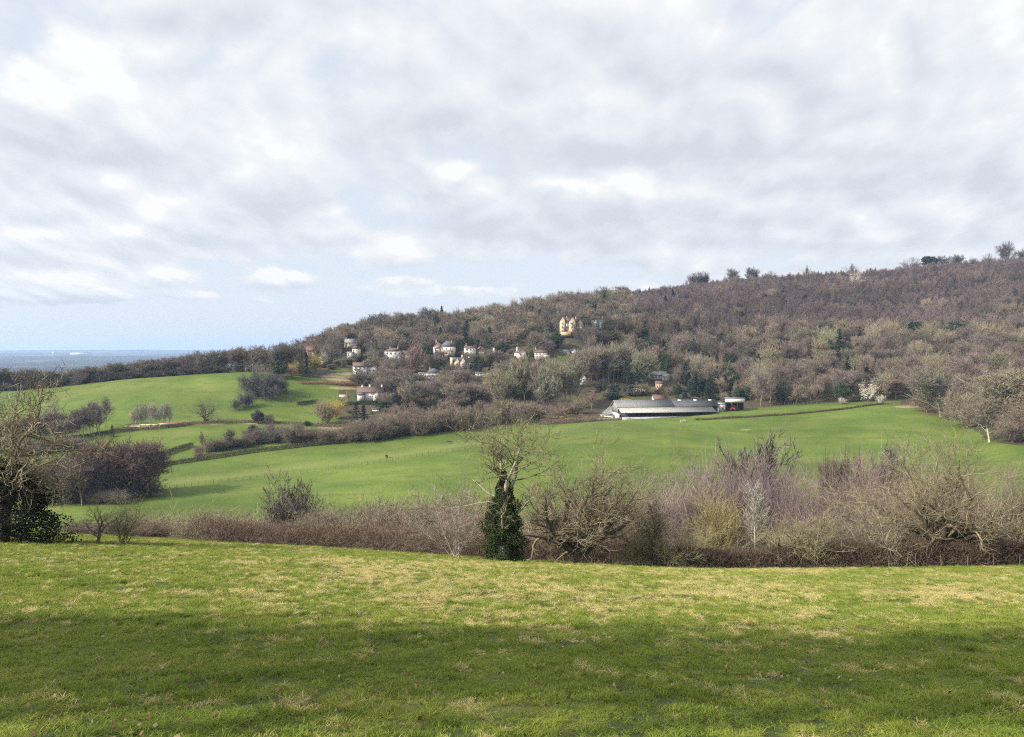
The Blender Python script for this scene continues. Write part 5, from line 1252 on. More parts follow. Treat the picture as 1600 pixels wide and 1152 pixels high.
for k in range(10):
    u = 820+k*22+g4.uniform(-5, 5); near('scrub_bush', ('scrub1', 'scrub2', 'scrub3')[k % 3], None, u, g4.uniform(78, 110), np.interp(u, [820, 900, 1000], [800, 770, 770])+g4.uniform(-6, 18), 90, vary((.16, .125, .085)), 'brown scrub bush behind the spreading tree', 'shrub', group='scrub behind the spreading tree')

# the alder clump and the left hollow ---------------------------------------------------
def grp(n, us, vs, hs, ws, cols, keys, kind, label, group, lo=205., hi=700., cat='tree', seed=1, **kw):
    g = random.Random(seed)
    for k in range(n):
        f = (k+.5)/n; u = us[0]+(us[1]-us[0])*f+g.uniform(-.4, .4)*(us[1]-us[0])/n
        v = np.interp(u, us if len(vs) == 2 else np.linspace(us[0], us[1], len(vs)), vs)+g.uniform(-1, 1)*kw.get('jv', 1.5)
        p = onrow(u, v, lo, hi); hh = (np.interp(f, np.linspace(0, 1, len(hs)), hs))*g.uniform(.85, 1.15); ww = g.uniform(*ws)
        key = keys[k % len(keys)]
        plant(kind, key, LIB.get(key), p, px(p, hh), px(p, ww), vary(cols[k % len(cols)], .14), label, cat, group, bark=kw.get('bark'), ex=kw.get('ex'))
LIB = dict(tall1=lambda: t_tall(61), tall2=lambda: t_tall(62, bole=.22), tall3=lambda: t_tall(63, bole=.28, spread=.9), round1=lambda: t_round(64), round2=lambda: t_round(65), round3=lambda: t_round(66),
           birch1=lambda: t_birch(67), birch2=lambda: t_birch(68, n=26), shrub1=lambda: t_shrub(69), shrub2=lambda: t_shrub(70, 24, .35), spruce1=lambda: t_spruce(71), spruce2=lambda: t_spruce(72, 12, 7), leafy1=lambda: t_leafy(73, 30, 160, .036), leafy2=lambda: t_leafy(74, 22, 160, .04, .9, .0, .5),
           yew1=lambda: t_leafy(75, 32, 140, .035, 1.3, .0, .2), pine1=lambda: t_pine(76), ivied1=lambda: t_ivied(77), ivied2=lambda: t_ivied(78, 'round'), blossom=lambda: t_blossom(79), oak1=lambda: t_oak(80, False, w=.005), oak2=lambda: t_oak(81, False, .2, .35, w=.005),
           alder=lambda: t_tall(90, bole=.05, tw=10), dense1=lambda: t_round(82, .0048, 13), dense2=lambda: t_round(83, .0048, 12), bound1=lambda: t_pollard(91, 1100), bound2=lambda: t_pollard(92, 650))
for k in LIB: 
    if k.startswith('dense'): pass
grp(17, (112, 238), (786, 772), (66, 82, 86, 70), (40, 56), [(.125, .086, .072), (.112, .080, .070), (.135, .096, .078)], ['alder', 'tall2'], 'alder_tree', 'purple brown alder in the dense clump at the left of the horse field', 'alder clump', jv=4, seed=3, bark=(.13, .10, .08))
grp(9, (30, 130), (790, 786), (60, 70, 70), (40, 60), [BROWN, (.13, .11, .075)], ['tall1', 'round1'], 'hollow_tree', 'olive brown tree behind the ivy-clad tree', 'trees behind the ivy-clad tree', jv=6, seed=4)
grp(14, (112, 240), (788, 774), (30, 26, 28), (30, 44), [(.100, .076, .062)], ['shrub1', 'round1'], 'alder_bush', 'dark purple brown bush at the foot of the alder clump', 'bushes under the alders', cat='shrub', seed=41)
grp(5, (125, 200), (785, 790), (24, 22, 20), (26, 40), [(.15, .13, .10)], ['shrub1', 'round2'], 'hollow_bush', 'grey bush in front of the alder clump', 'bushes before the alders', cat='shrub', seed=5)
p = onrow(80, 668, 300); plant('oak_tree', 'oak1', LIB['oak1'], p, px(p, 52), px(p, 66), (.125, .105, .085), 'bare wide oak left of the mauve copse below the left field', 'tree')
grp(13, (84, 168), (694, 672), (36, 44, 46), (17, 26), [(.165, .120, .112), (.155, .122, .108)], ['birch1', 'tall2', 'birch2'], 'copse_tree', 'slim mauve tree in the copse below the left field', 'mauve copse', jv=4, seed=6)
grp(11, (-25, 92), (690, 676), (34, 30, 30), (28, 40), [BROWN, (.14, .105, .09)], ['round1', 'tall1', 'shrub1'], 'copse_tree', 'brown bushy tree left of the mauve copse', 'bushy trees left of the copse', jv=4, seed=7)
grp(8, (40, 120), (712, 700), (22, 22, 18), (26, 40), [BROWN, (.15, .12, .09)], ['shrub1', 'round2'], 'copse_bush', 'brown bush below the mauve copse', 'bushes below the copse', cat='shrub', seed=8)
p = onrow(175, 683, 300); plant('fir_tree', 'spruce2', LIB['spruce2'], p, px(p, 19), px(p, 10), EVG, 'small dark fir standing alone right of the mauve copse', 'tree')
grp(12, (205, 268), (672, 668), (36, 40, 36), (10, 15), [(.30, .265, .22), (.26, .23, .195)], ['birch1', 'birch2'], 'birch_tree', 'slender pale birch above the felled timber', 'birches above the timber', jv=2, seed=9, bark=(.42, .39, .33))
p = onrow(318, 661, 300); plant('oak_tree', 'oak2', LIB['oak2'], p, px(p, 38), px(p, 42), (.095, .078, .064), 'lone dark oak on the bracken bank of the left field', 'tree')
p = onrow(323, 660, 300); plant('bank_bush', 'dense1', LIB['dense1'], p, px(p, 7), px(p, 6), (.07, .06, .05), 'tiny dark bush at the foot of the lone oak', 'shrub')
# grey bushes of the middle field
for u, v, hh, ww, c, key, lab in ((389, 622, 42, 30, 0, 'dense1', 'leftmost of the tall grey rounded thorns in the left field clump'), (402, 621, 47, 28, 1, 'dense2', 'tallest grey rounded thorn in the left field clump'), (413, 621, 36, 28, 0, 'dense1', 'low grey thorn at the front of the left field clump'),
        (426, 618, 40, 28, 1, 'dense2', 'grey thorn near the right of the left field clump'), (440, 614, 25, 22, 0, 'dense1', 'small grey thorn at the right end of the left field clump'), (420, 623, 28, 30, 1, 'dense1', 'broad low grey thorn in the front right of the clump'),
        (369, 642, 20, 14, 0, 'dense2', 'small round thorn at the lower left of the trio in the left field'), (379, 638, 24, 14, 1, 'dense1', 'middle round thorn of the trio in the left field'), (388, 637, 26, 19, 0, 'dense2', 'largest round thorn of the trio in the left field')):
    p = onrow(u, v, 300); plant('thorn_tree', key, LIB[key], p, px(p, hh), px(p, ww), vary(((.095, .088, .082), (.110, .100, .090))[c], .08), lab, 'tree')
for u, v, hh, ww, c, key, kind, lab in ((404, 663, 22, 17, (.045, .045, .042), 'leafy1', 'holly_tree', 'dark holly on the hedge line of the left field'), (419, 663, 18, 17, (.12, .10, .085), 'round2', 'hedge_bush', 'grey bush right of the dark holly'),
        (396, 683, 19, 20, (.045, .05, .04), 'leafy1', 'holly_tree', 'dark holly above the ragged hedge'), (480, 666, 8, 11, (.03, .05, .025), 'leafy2', 'box_bush', 'small dark green bush by the rough plot'), (312, 712, 16, 16, (.16, .10, .085), 'round2', 'hedge_bush', 'reddish bush at the end of the slanting hedge'),
        (310, 718, 14, 14, (.15, .10, .085), 'round1', 'hedge_bush', 'reddish bush below the slanting hedge'), (316, 706, 32, 12, (.13, .105, .085), 'birch1', 'hedge_tree', 'thin tree at the upper end of the slanting hedge'), (357, 703, 34, 16, (.14, .11, .09), 'tall2', 'hedge_tree', 'slim tree right of the reddish bushes')):
    p = onrow(u, v, 250); plant(kind, key, LIB[key], p, px(p, hh), px(p, ww), c, lab, 'tree' if 'tree' in kind else 'shrub')
grp(8, (325, 395), (707, 696), (20, 17, 20), (22, 30), [(.165, .125, .105), (.15, .118, .092)], ['round1', 'shrub2', 'round2'], 'hedge_bush', 'pinkish brown bush along the ragged hedge', 'bushes along the ragged hedge', cat='shrub', seed=10)
grp(12, (390, 468), (690, 686), (19, 24, 22), (22, 30), [(.115, .098, .082), (.13, .108, .088)], ['dense1', 'round1', 'round3'], 'hedge_bush', 'grey brown bush above the ragged hedge', 'grey bushes above the ragged hedge', cat='shrub', seed=11, jv=4)
grp(10, (450, 535), (694, 690), (28, 26, 20), (24, 34), [(.165, .128, .09), (.15, .12, .085)], ['round2', 'tall2', 'round1'], 'hedge_tree', 'tan bushy tree behind the long clipped hedge', 'tan trees behind the clipped hedge', seed=12, jv=3)
# golden willow, big grey willow by the cottage gardens
p = onrow(524, 655, 300); plant('golden_willow', 'shrub2', LIB['shrub2'], p, px(p, 34), px(p, 30), (.36, .27, .06), 'bright yellow willow by the garden at the end of the left field', 'tree', bark=(.3, .22, .07))
p = onrow(503, 664, 300); plant('grey_willow', 'round2', LIB['round2'], p, px(p, 40), px(p, 34), (.20, .155, .105), 'tan grey willow just left of the bright yellow willow', 'tree')
p = onrow(512, 663, 300); plant('grey_willow', 'shrub1', LIB['shrub1'], p, px(p, 30), px(p, 26), (.215, .17, .10), 'tan willow in front of the bright yellow willow', 'tree')
# brown scrub below the village
grp(34, (545, 735), (690, 670), (28, 32, 34, 30), (26, 40), [BROWN, (.165, .128, .098), (.14, .105, .085), (.17, .14, .095)], ['round1', 'round2', 'tall2', 'round3', 'shrub1'], 'scrub_tree', 'brown bushy tree in the belt above the horse field', 'scrub belt above the horse field', seed=13, jv=5)
grp(22, (610, 850), (672, 655), (34, 34, 30, 24), (28, 40), [(.17, .125, .098), (.15, .12, .09), (.165, .14, .09)], ['round1', 'tall2', 'round3'], 'scrub_tree', 'pinkish brown bushy tree between the scrub belt and the lime trees', 'trees below the lime trees', seed=14, jv=6)

# tree line along the top of the left field ---------------------------------------------
def line_top(u): return np.interp(u, [-30, 40, 100, 150, 200, 230, 290, 340, 380, 420, 460, 480, 510, 540], [572, 576, 580, 570, 566, 560, 552, 545, 538, 540, 533, 545, 552, 540])
g5 = random.Random(12); 
for k in range(58):
    u = -30+k*8.7+g5.uniform(-3, 3); Yb = float(cy(4, u))+g5.uniform(2, 26); p = A(u, Yb); vb = row_of(p)
    hp = max(14, vb-line_top(u))*g5.uniform(.80, 1.04); t = g5.random()
    if t < .16: plant('ivied_tree', 'ivied1', LIB['ivied1'], p, px(p, hp), px(p, g5.uniform(20, 30)), vary((.105, .09, .07)), 'ivied dark tree in the line along the top of the left field', 'tree', 'ivied trees of the left tree line')
    elif t < .24: plant('evergreen_tree', 'yew1', LIB['yew1'], p, px(p, hp*.7), px(p, g5.uniform(12, 20)), vary(EVB), 'dark evergreen in the line along the top of the left field', 'tree', 'evergreens of the left tree line')
    else: plant('bare_tree', ('tall1', 'tall2', 'tall3', 'round3')[k % 4], LIB[('tall1', 'tall2', 'tall3', 'round3')[k % 4]], p, px(p, hp), px(p, g5.uniform(26, 40)), vary((.125, .105, .085)), 'grey bare tree in the line along the top of the left field', 'tree', 'bare trees of the left tree line')
for k in range(30):
    u = -20+k*14+g5.uniform(-5, 5); p = A(u, float(cy(4, u))+g5.uniform(0, 5)); plant('understorey_bush', ('shrub1', 'dense1', 'ivied2')[k % 3], LIB[('shrub1', 'dense1', 'ivied2')[k % 3]], p, px(p, g5.uniform(9, 15)), px(p, g5.uniform(18, 26)), vary((.075, .068, .055)), 'dark bush at the foot of the left tree line', 'shrub', 'bushes under the left tree line')
for u, v, hh, ww, c, key, kind, lab in ((403, 588, 34, 34, (.155, .13, .095), 'oak1', 'oak_tree', 'spreading bare tree at the right end of the top left field'), (434, 590, 26, 26, (.035, .055, .022), 'leafy1', 'holly_tree', 'green holly at the right end of the tree line'),
        (478, 588, 38, 17, EVB, 'spruce1', 'conifer_tree', 'dark conifer behind the bronze bush above the left field'), (455, 591, 24, 22, (.28, .20, .09), 'round2', 'bronze_tree', 'bronze yellow tree in front of the dark conifer'),
        (492, 585, 36, 28, (.28, .235, .075), 'shrub2', 'golden_willow', 'golden willow beside the dark boarded house'), (466, 588, 34, 22, (.16, .15, .07), 'round1', 'bare_tree', 'olive bare tree behind the bronze tree'), (440, 586, 50, 24, (.10, .09, .07), 'ivied1', 'ivied_tree', 'tall ivied tree left of the dark conifer'),
        (458, 584, 48, 32, (.11, .098, .075), 'tall1', 'bare_tree', 'tall bare tree behind the bronze tree'), (384, 585, 14, 2, (.3, .28, .24), 'birch1', 'dead_stem', 'thin pale dead stem before the tree line')):
    p = onrow(u, v, 380, 560); plant(kind, key, LIB[key], p, px(p, hh), px(p, ww), c, lab, 'tree')

# trees of the village -------------------------------------------------------------------
vill = []
def vt(u, v, hh, ww, c, key, kind, lab, group=None, lo=400, hi=800): 
    p = onrow(u, v, lo, hi); vill.append(plant(kind, key, LIB[key], p, px(p, hh), px(p, ww), vary(c, .08), lab, 'tree' if 'bush' not in kind else 'shrub', group))
for a in ((618, 643, 32, 11, EVB, 'yew1', 'yew_tree', 'left one of the two dark upright yews below the village'), (628, 642, 30, 11, EVB, 'yew1', 'yew_tree', 'right one of the two dark upright yews below the village'),
          (556, 664, 36, 24, (.034, .045, .03), 'spruce2', 'conifer_tree', 'dark bushy conifer beside the cream garden shed'), (568, 660, 28, 18, (.03, .045, .028), 'spruce1', 'conifer_tree', 'smaller conifer right of the bushy conifer by the garden shed'),
          (598, 640, 13, 22, (.025, .06, .02), 'leafy2', 'laurel_bush', 'green laurel clump under the long cottage'), (668, 573, 34, 20, (.03, .048, .024), 'leafy1', 'holm_oak', 'big dark evergreen left of the brick house'), (716, 556, 24, 11, (.026, .036, .02), 'yew1', 'yew_tree', 'dark upright yew against the brick house'),
          (744, 573, 15, 16, (.018, .028, .026), 'leafy2', 'cedar_bush', 'dark bluish bush right of the twin gabled house'), (696, 573, 14, 12, (.02, .03, .024), 'leafy2', 'dark_bush', 'dark bush left of the twin gabled house'), (646, 590, 52, 26, (.185, .13, .115), 'tall2', 'bare_tree', 'tall pinkish bare tree in the middle of the village'),
          (628, 590, 42, 22, (.165, .12, .105), 'birch1', 'bare_tree', 'slim pinkish bare tree below the white villa'), (533, 560, 38, 20, (.125, .105, .09), 'tall1', 'bare_tree', 'bare tree between the dark house and the yellow house'), (516, 566, 40, 22, (.135, .115, .1), 'tall3', 'bare_tree', 'grey bare tree right of the dark boarded house'),
          (566, 553, 30, 20, (.11, .1, .085), 'tall1', 'bare_tree', 'bare tree right of the yellow house'), (556, 537, 26, 12, EVB, 'spruce1', 'conifer_tree', 'dark conifer right of the hilltop house'), (583, 548, 32, 26, (.12, .105, .085), 'tall3', 'bare_tree', 'bare tree behind the gabled house'),
          (785, 556, 22, 22, (.03, .045, .02), 'leafy1', 'holly_tree', 'dark holly right of the tiny white gable'), (728, 606, 26, 15, (.085, .09, .075), 'leafy2', 'cypress_bush', 'grey green cypress on the lawn edge'), (828, 562, 22, 22, (.11, .115, .06), 'ivied2', 'leaning_bush', 'leaning ivied bush between the two houses'),
          (858, 545, 32, 26, (.11, .115, .08), 'ivied2', 'ivied_tree', 'pale green ivied tree below the terraces'), (870, 545, 28, 22, (.028, .05, .02), 'leafy1', 'holly_tree', 'dark holly under the golden villa'), (838, 543, 24, 26, (.10, .088, .07), 'round1', 'bare_tree', 'bare tree below the terrace hedges'),
          (908, 535, 30, 34, (.10, .092, .065), 'dense1', 'bare_tree', 'rounded tree in front of the golden villa'), (930, 533, 24, 22, (.03, .045, .022), 'leafy1', 'holly_tree', 'dark holly below the timbered house'), (950, 530, 38, 18, (.06, .06, .045), 'ivied1', 'ivied_tree', 'dark ivied tree right of the timbered house'),
          (983, 602, 44, 17, (.024, .034, .022), 'yew1', 'yew_tree', 'tall dark yew among bare trees above the gardens'), (1000, 596, 34, 14, (.25, .21, .16), 'birch1', 'bare_tree', 'pale trunked tree left of the long low house'), (1060, 600, 30, 20, (.15, .12, .09), 'round1', 'bare_tree', 'brown bare tree right of the long low house'),
          (960, 618, 20, 20, (.05, .06, .045), 'leafy2', 'dark_bush', 'dark bush in the gardens left of the brick outhouse'), (985, 617, 16, 18, (.055, .07, .05), 'leafy2', 'dark_bush', 'grey green bush left of the brick outhouse'), (1003, 616, 18, 22, (.15, .13, .09), 'round2', 'garden_bush', 'tan round bush left of the brick outhouse'),
          (978, 632, 10, 24, (.38, .27, .035), 'dense2', 'forsythia_bush', 'bright yellow forsythia behind the barn'), (1058, 622, 22, 13, (.03, .04, .032), 'yew1', 'yew_tree', 'dark yew behind the barn roof'), (1070, 630, 22, 18, (.045, .055, .052), 'spruce1', 'conifer_tree', 'bluish conifer behind the barn roof'),
          (1222, 633, 34, 16, (.022, .028, .02), 'yew1', 'holly_tree', 'dark upright holly alone at the wood edge'), (925, 640, 30, 22, (.21, .15, .125), 'birch1', 'bare_tree', 'pinkish slim tree above the side barn'), (905, 648, 26, 24, (.2, .16, .11), 'round2', 'bare_tree', 'tan bush like tree left of the side barn'),
          (872, 655, 24, 30, (.185, .14, .105), 'round1', 'bare_tree', 'brown rounded tree at the left end of the farm bank'), (1130, 628, 16, 18, (.19, .165, .11), 'round2', 'bare_tree', 'tan rounded tree behind the store'), (1060, 612, 8, 24, (.12, .12, .05), 'leafy2', 'garden_bush', 'olive garden bush behind the barn'), (940, 616, 28, 20, (.055, .055, .045), 'ivied2', 'ivied_tree', 'dark ivied tree above the side barn'),
          (1045, 618, 14, 30, (.14, .125, .075), 'shrub1', 'garden_bush', 'olive brown shrub right of the brick outhouse')): vt(*a)
g6 = random.Random(21)
for k in range(16):     # dark evergreens behind the barn's right end
    vt(1072+k*4.2+g6.uniform(-2, 2), 628-g6.uniform(0, 34), g6.uniform(28, 42), g6.uniform(13, 20), vary((.024, .036, .024)), ('spruce1', 'yew1', 'leafy1', 'spruce2')[k % 4], 'evergreen_tree', 'dark evergreen in the thick stand behind the right end of the barn', 'evergreens behind the barn')
for k in range(15):     # tall limes / poplars
    u = 772+k*9.2+g6.uniform(-3, 3); vt(u, 643-g6.uniform(0, 9)-max(0, (u-850)*.1), g6.uniform(62, 78)*(1 if u > 800 else .86), g6.uniform(26, 36), vary((.195, .175, .115)), ('tall1', 'tall3', 'tall2')[k % 3], 'lime_tree', 'tall olive grey bare tree in the row left of the farm', 'tall trees left of the farm')
for k in range(9):
    u = 800+k*12+g6.uniform(-3, 3); vt(u, 648-g6.uniform(0, 6), g6.uniform(16, 22), g6.uniform(20, 30), vary((.15, .105, .09)), ('round1', 'shrub1')[k % 2], 'scrub_bush', 'reddish brown bush at the foot of the tall trees', 'bushes under the tall trees')
for k in range(14):     # tall trees right of the limes
    u = 900+k*8.5+g6.uniform(-3, 3); vt(u, 606-g6.uniform(0, 16), g6.uniform(46, 60), g6.uniform(24, 34), vary((.165, .145, .105)), ('tall2', 'tall1', 'ivied1')[k % 3], 'garden_tree', 'grey bare tree on the slope above the farm gardens', 'trees above the farm gardens')
for k in range(11):
    u = 945+k*13+g6.uniform(-3, 3); vt(u, 632-g6.uniform(0, 16), g6.uniform(8, 13), g6.uniform(16, 26), vary((.07, .075, .04) if k % 2 else (.15, .125, .085)), ('round1', 'leafy2', 'shrub1')[k % 3], 'garden_bush', 'bush in the gardens behind the barn', 'bushes in the farm gardens')
spots = [(600, 585), (612, 592), (640, 612), (655, 620), (670, 615), (690, 622), (705, 618), (720, 626), (742, 618), (755, 612), (765, 622), (780, 610), (700, 600), (660, 604), (640, 630), (655, 640), (672, 640), (690, 645), (712, 640), (735, 640), (750, 634), (765, 600), (785, 590), (800, 585), (612, 620), (605, 606), (622, 606), (590, 598), (776, 574), (795, 572)]
for k, (u, v) in enumerate(spots):
    t = k % 6
    if t == 3: vt(u, v, g6.uniform(16, 22), g6.uniform(16, 22), (.05, .056, .035), 'ivied2', 'ivied_tree', 'dark ivied tree on the slope below the village', 'ivied trees below the village')
    else: vt(u, v, g6.uniform(20, 30), g6.uniform(24, 34), (.165, .142, .100) if t % 2 else (.150, .118, .094), ('round1', 'tall2', 'round2', '', 'tall1', 'round3')[t], 'slope_tree', 'bare bushy tree on the slope below the village', 'bare trees below the village')
for k in range(26):
    u = 515+k*11.5+g6.uniform(-4, 4); v = np.interp(u, [515, 560, 600, 700, 800], [574, 566, 578, 580, 575])+g6.uniform(-6, 10)
    vt(u, v, g6.uniform(6, 10), g6.uniform(10, 18), (.05, .055, .03) if k % 2 else (.13, .105, .075), ('leafy2', 'round1', 'dense1')[k % 3], 'garden_bush', 'low garden bush among the village houses', 'garden bushes of the village')

def blocked(u, Y, v, hp, hw):
    for (u0, v0, u1, v1, Yh) in RECTS:
        if Y < Yh+8 and u+hw > u0+1 and u-hw < u1-1 and v > v0 and v-hp < v1-.48*(v1-v0): return True
    return False
nf = 0
for k in range(900):
    u = g6.uniform(500, 860); v = g6.uniform(548, 655)
    if v < np.interp(u, [500, 540, 600, 760, 860], [572, 562, 556, 556, 545]) or (u < 560 and 575 < v < 640): continue
    if v > np.interp(u, [500, 540, 860], [640, 648, 640]): continue
    hp, wp = g6.uniform(18, 40), g6.uniform(20, 36); p = onrow(u, v, 400, 800)
    if blocked(u, p[1], v, hp, wp*.42): 
        hp, wp = g6.uniform(6, 10), g6.uniform(9, 15)
        if blocked(u, p[1], v, hp, wp*.45): continue
        plant('garden_bush', ('leafy2', 'round1', 'dense1')[k % 3], LIB[('leafy2', 'round1', 'dense1')[k % 3]], p, px(p, hp), px(p, wp), vary((.045, .055, .028) if k % 2 else (.125, .10, .07)), 'low garden bush among the village houses', 'shrub', 'garden bushes of the village')
    elif g6.random() < .27: plant('evergreen_tree', ('yew1', 'leafy1', 'spruce2', 'ivied2')[k % 4], LIB[('yew1', 'leafy1', 'spruce2', 'ivied2')[k % 4]], p, px(p, hp*.9), px(p, wp*.7), vary((.034, .044, .028)), 'dark evergreen between the village houses', 'tree', 'evergreens of the village')
    else: plant('village_tree', ('tall1', 'tall2', 'round1', 'tall3', 'round2')[k % 5], LIB[('tall1', 'tall2', 'round1', 'tall3', 'round2')[k % 5]], p, px(p, hp), px(p, wp), vary(((.150, .122, .098), (.165, .145, .10), (.155, .115, .10))[k % 3]), 'bare tree between the village houses', 'tree', 'bare trees of the village')
    nf += 1
    if nf > 230: break
# trees of the wood that stand out --------------------------------------------------------
for a in ((1340, 455, 40, 26, (.30, .27, .23), 'oak2', 'pale_tree', 'pale barked dead tree high on the wooded hill'), (1430, 538, 36, 38, (.028, .042, .026), 'pine1', 'pine_tree', 'broad dark pine in the middle of the right wood'), (1312, 566, 52, 26, (.028, .044, .020), 'spruce2', 'spruce_tree', 'ragged dark spruce above the blackthorn'),
          (1330, 535, 22, 16, EVB, 'spruce1', 'spruce_tree', 'small dark spruce behind the ragged spruce'), (1357, 542, 26, 18, (.026, .034, .028), 'yew1', 'yew_tree', 'dark round yew right of the ragged spruce'), (1490, 538, 36, 30, (.06, .07, .045), 'pine1', 'pine_tree', 'grey green pine right of the broad pine'), (1468, 518, 22, 14, EVB, 'spruce1', 'spruce_tree', 'dark conifer between the two pines'),
          (1040, 486, 24, 13, EVB, 'spruce1', 'spruce_tree', 'left dark conifer of the pair high on the hill'), (1051, 474, 22, 10, EVB, 'spruce1', 'spruce_tree', 'right dark conifer of the pair high on the hill'), (1357, 628, 31, 29, (.17, .145, .10), 'blossom', 'blackthorn_tree', 'blackthorn in cream blossom at the wood edge'),
          (1376, 632, 16, 14, (.17, .145, .10), 'blossom', 'blackthorn_bush', 'small blackthorn in blossom right of the bigger one'), (1316, 632, 12, 14, (.2, .15, .13), 'blossom', 'blackthorn_bush', 'faint pink blossom bush left of the blackthorn'), (1250, 525, 14, 34, (.04, .055, .03), 'leafy1', 'holly_tree', 'dark holly patch in the purple wood'), (1176, 548, 18, 22, (.035, .048, .03), 'leafy1', 'holly_tree', 'dark holly above the evergreens of the farm')):
    vt(*a, None, 380, 1000)
for p, bl in (('blackthorn_tree', 1), ('blackthorn_bush', 1)):
    for o in [q for q in vill if q.name.startswith(p)]:
        for c in o.children:
            if c.name.startswith('blossom'): c.color = (.50, .47, .38, 1) if 'faint' not in o['label'] else (.5, .38, .34, 1)
for u, v, hh, ww, c, key, kind, lab in ((1546, 691, 74, 62, (.150, .128, .092), 'tall3', 'ash_tree', 'tall grey tree with pale straight trunk at the right field edge'), (1512, 668, 62, 66, (.165, .138, .09), 'round1', 'maple_tree', 'rounded tan tree left of the biggest dome at the right edge'),
        (1562, 668, 96, 128, (.155, .134, .088), 'tall2', 'lime_tree', 'biggest domed olive tree at the right edge of the wood'), (1608, 690, 60, 70, (.15, .115, .09), 'round2', 'maple_tree', 'brown rounded tree cut by the right edge'), (1582, 692, 46, 52, (.155, .118, .09), 'round1', 'maple_tree', 'brown bushy tree under the biggest dome'),
        (1470, 652, 78, 66, (.13, .118, .085), 'tall2', 'lime_tree', 'grey green domed tree above the right field corner'), (1482, 655, 50, 40, (.13, .12, .085), 'ivied2', 'ivied_tree', 'dark ivied tree at the right field corner'), (1448, 645, 40, 36, (.19, .145, .10), 'round1', 'maple_tree', 'tan bush tree at the right field corner'),
        (1500, 656, 72, 36, (.155, .12, .10), 'tall1', 'ash_tree', 'slim pale trunked tree left of the biggest dome'), (1640, 690, 90, 100, (.145, .12, .088), 'tall2', 'lime_tree', 'domed tree cut off by the right edge behind the biggest dome')):
    p = onrow(u, v, 250, 520); plant(kind, key, LIB[key], p, px(p, hh), px(p, ww), c, lab, 'tree', bark=(.34, .30, .23) if 'pale' in lab else None)
for u, vtp, ww, key in ((1573, 377, 24, 'tall1'), (1596, 388, 22, 'tall2'), (1545, 397, 22, 'round1'), (1492, 398, 20, 'tall2'), (1468, 400, 26, 'tall3'), (1424, 403, 28, 'round1'), (1100, 424, 24, 'ivied1'), (1148, 420, 22, 'tall1'), (1180, 418, 24, 'tall2'), (1205, 424, 20, 'round1'), (945, 448, 22, 'ivied1'), (1080, 428, 20, 'tall1'), (690, 478, 12, 'spruce1'), (672, 480, 26, 'tall1'), (1260, 415, 10, 'birch1'), (1520, 402, 16, 'round3'), (1330, 412, 14, 'birch1'), (600, 488, 34, 'round3'), (640, 490, 26, 'tall3')):
    Yr = float(cy(6, u))+2; p = A(u, Yr); hp = row_of(p)-vtp
    plant('ridge_tree', key, LIB[key], p, px(p, hp), px(p, ww), EVB if key == 'spruce1' else (.085, .07, .066), 'dark conifer standing on the left skyline' if key == 'spruce1' else 'bare tree standing out on the skyline of the hill', 'tree', None if key == 'spruce1' else 'skyline trees')
p = A(1455, float(cy(6, 1455))+2); plant('pine_tree', 'pine1', LIB['pine1'], p, px(p, row_of(p)-400), px(p, 22), EVB, 'dark flat headed pine on the right skyline', 'tree')

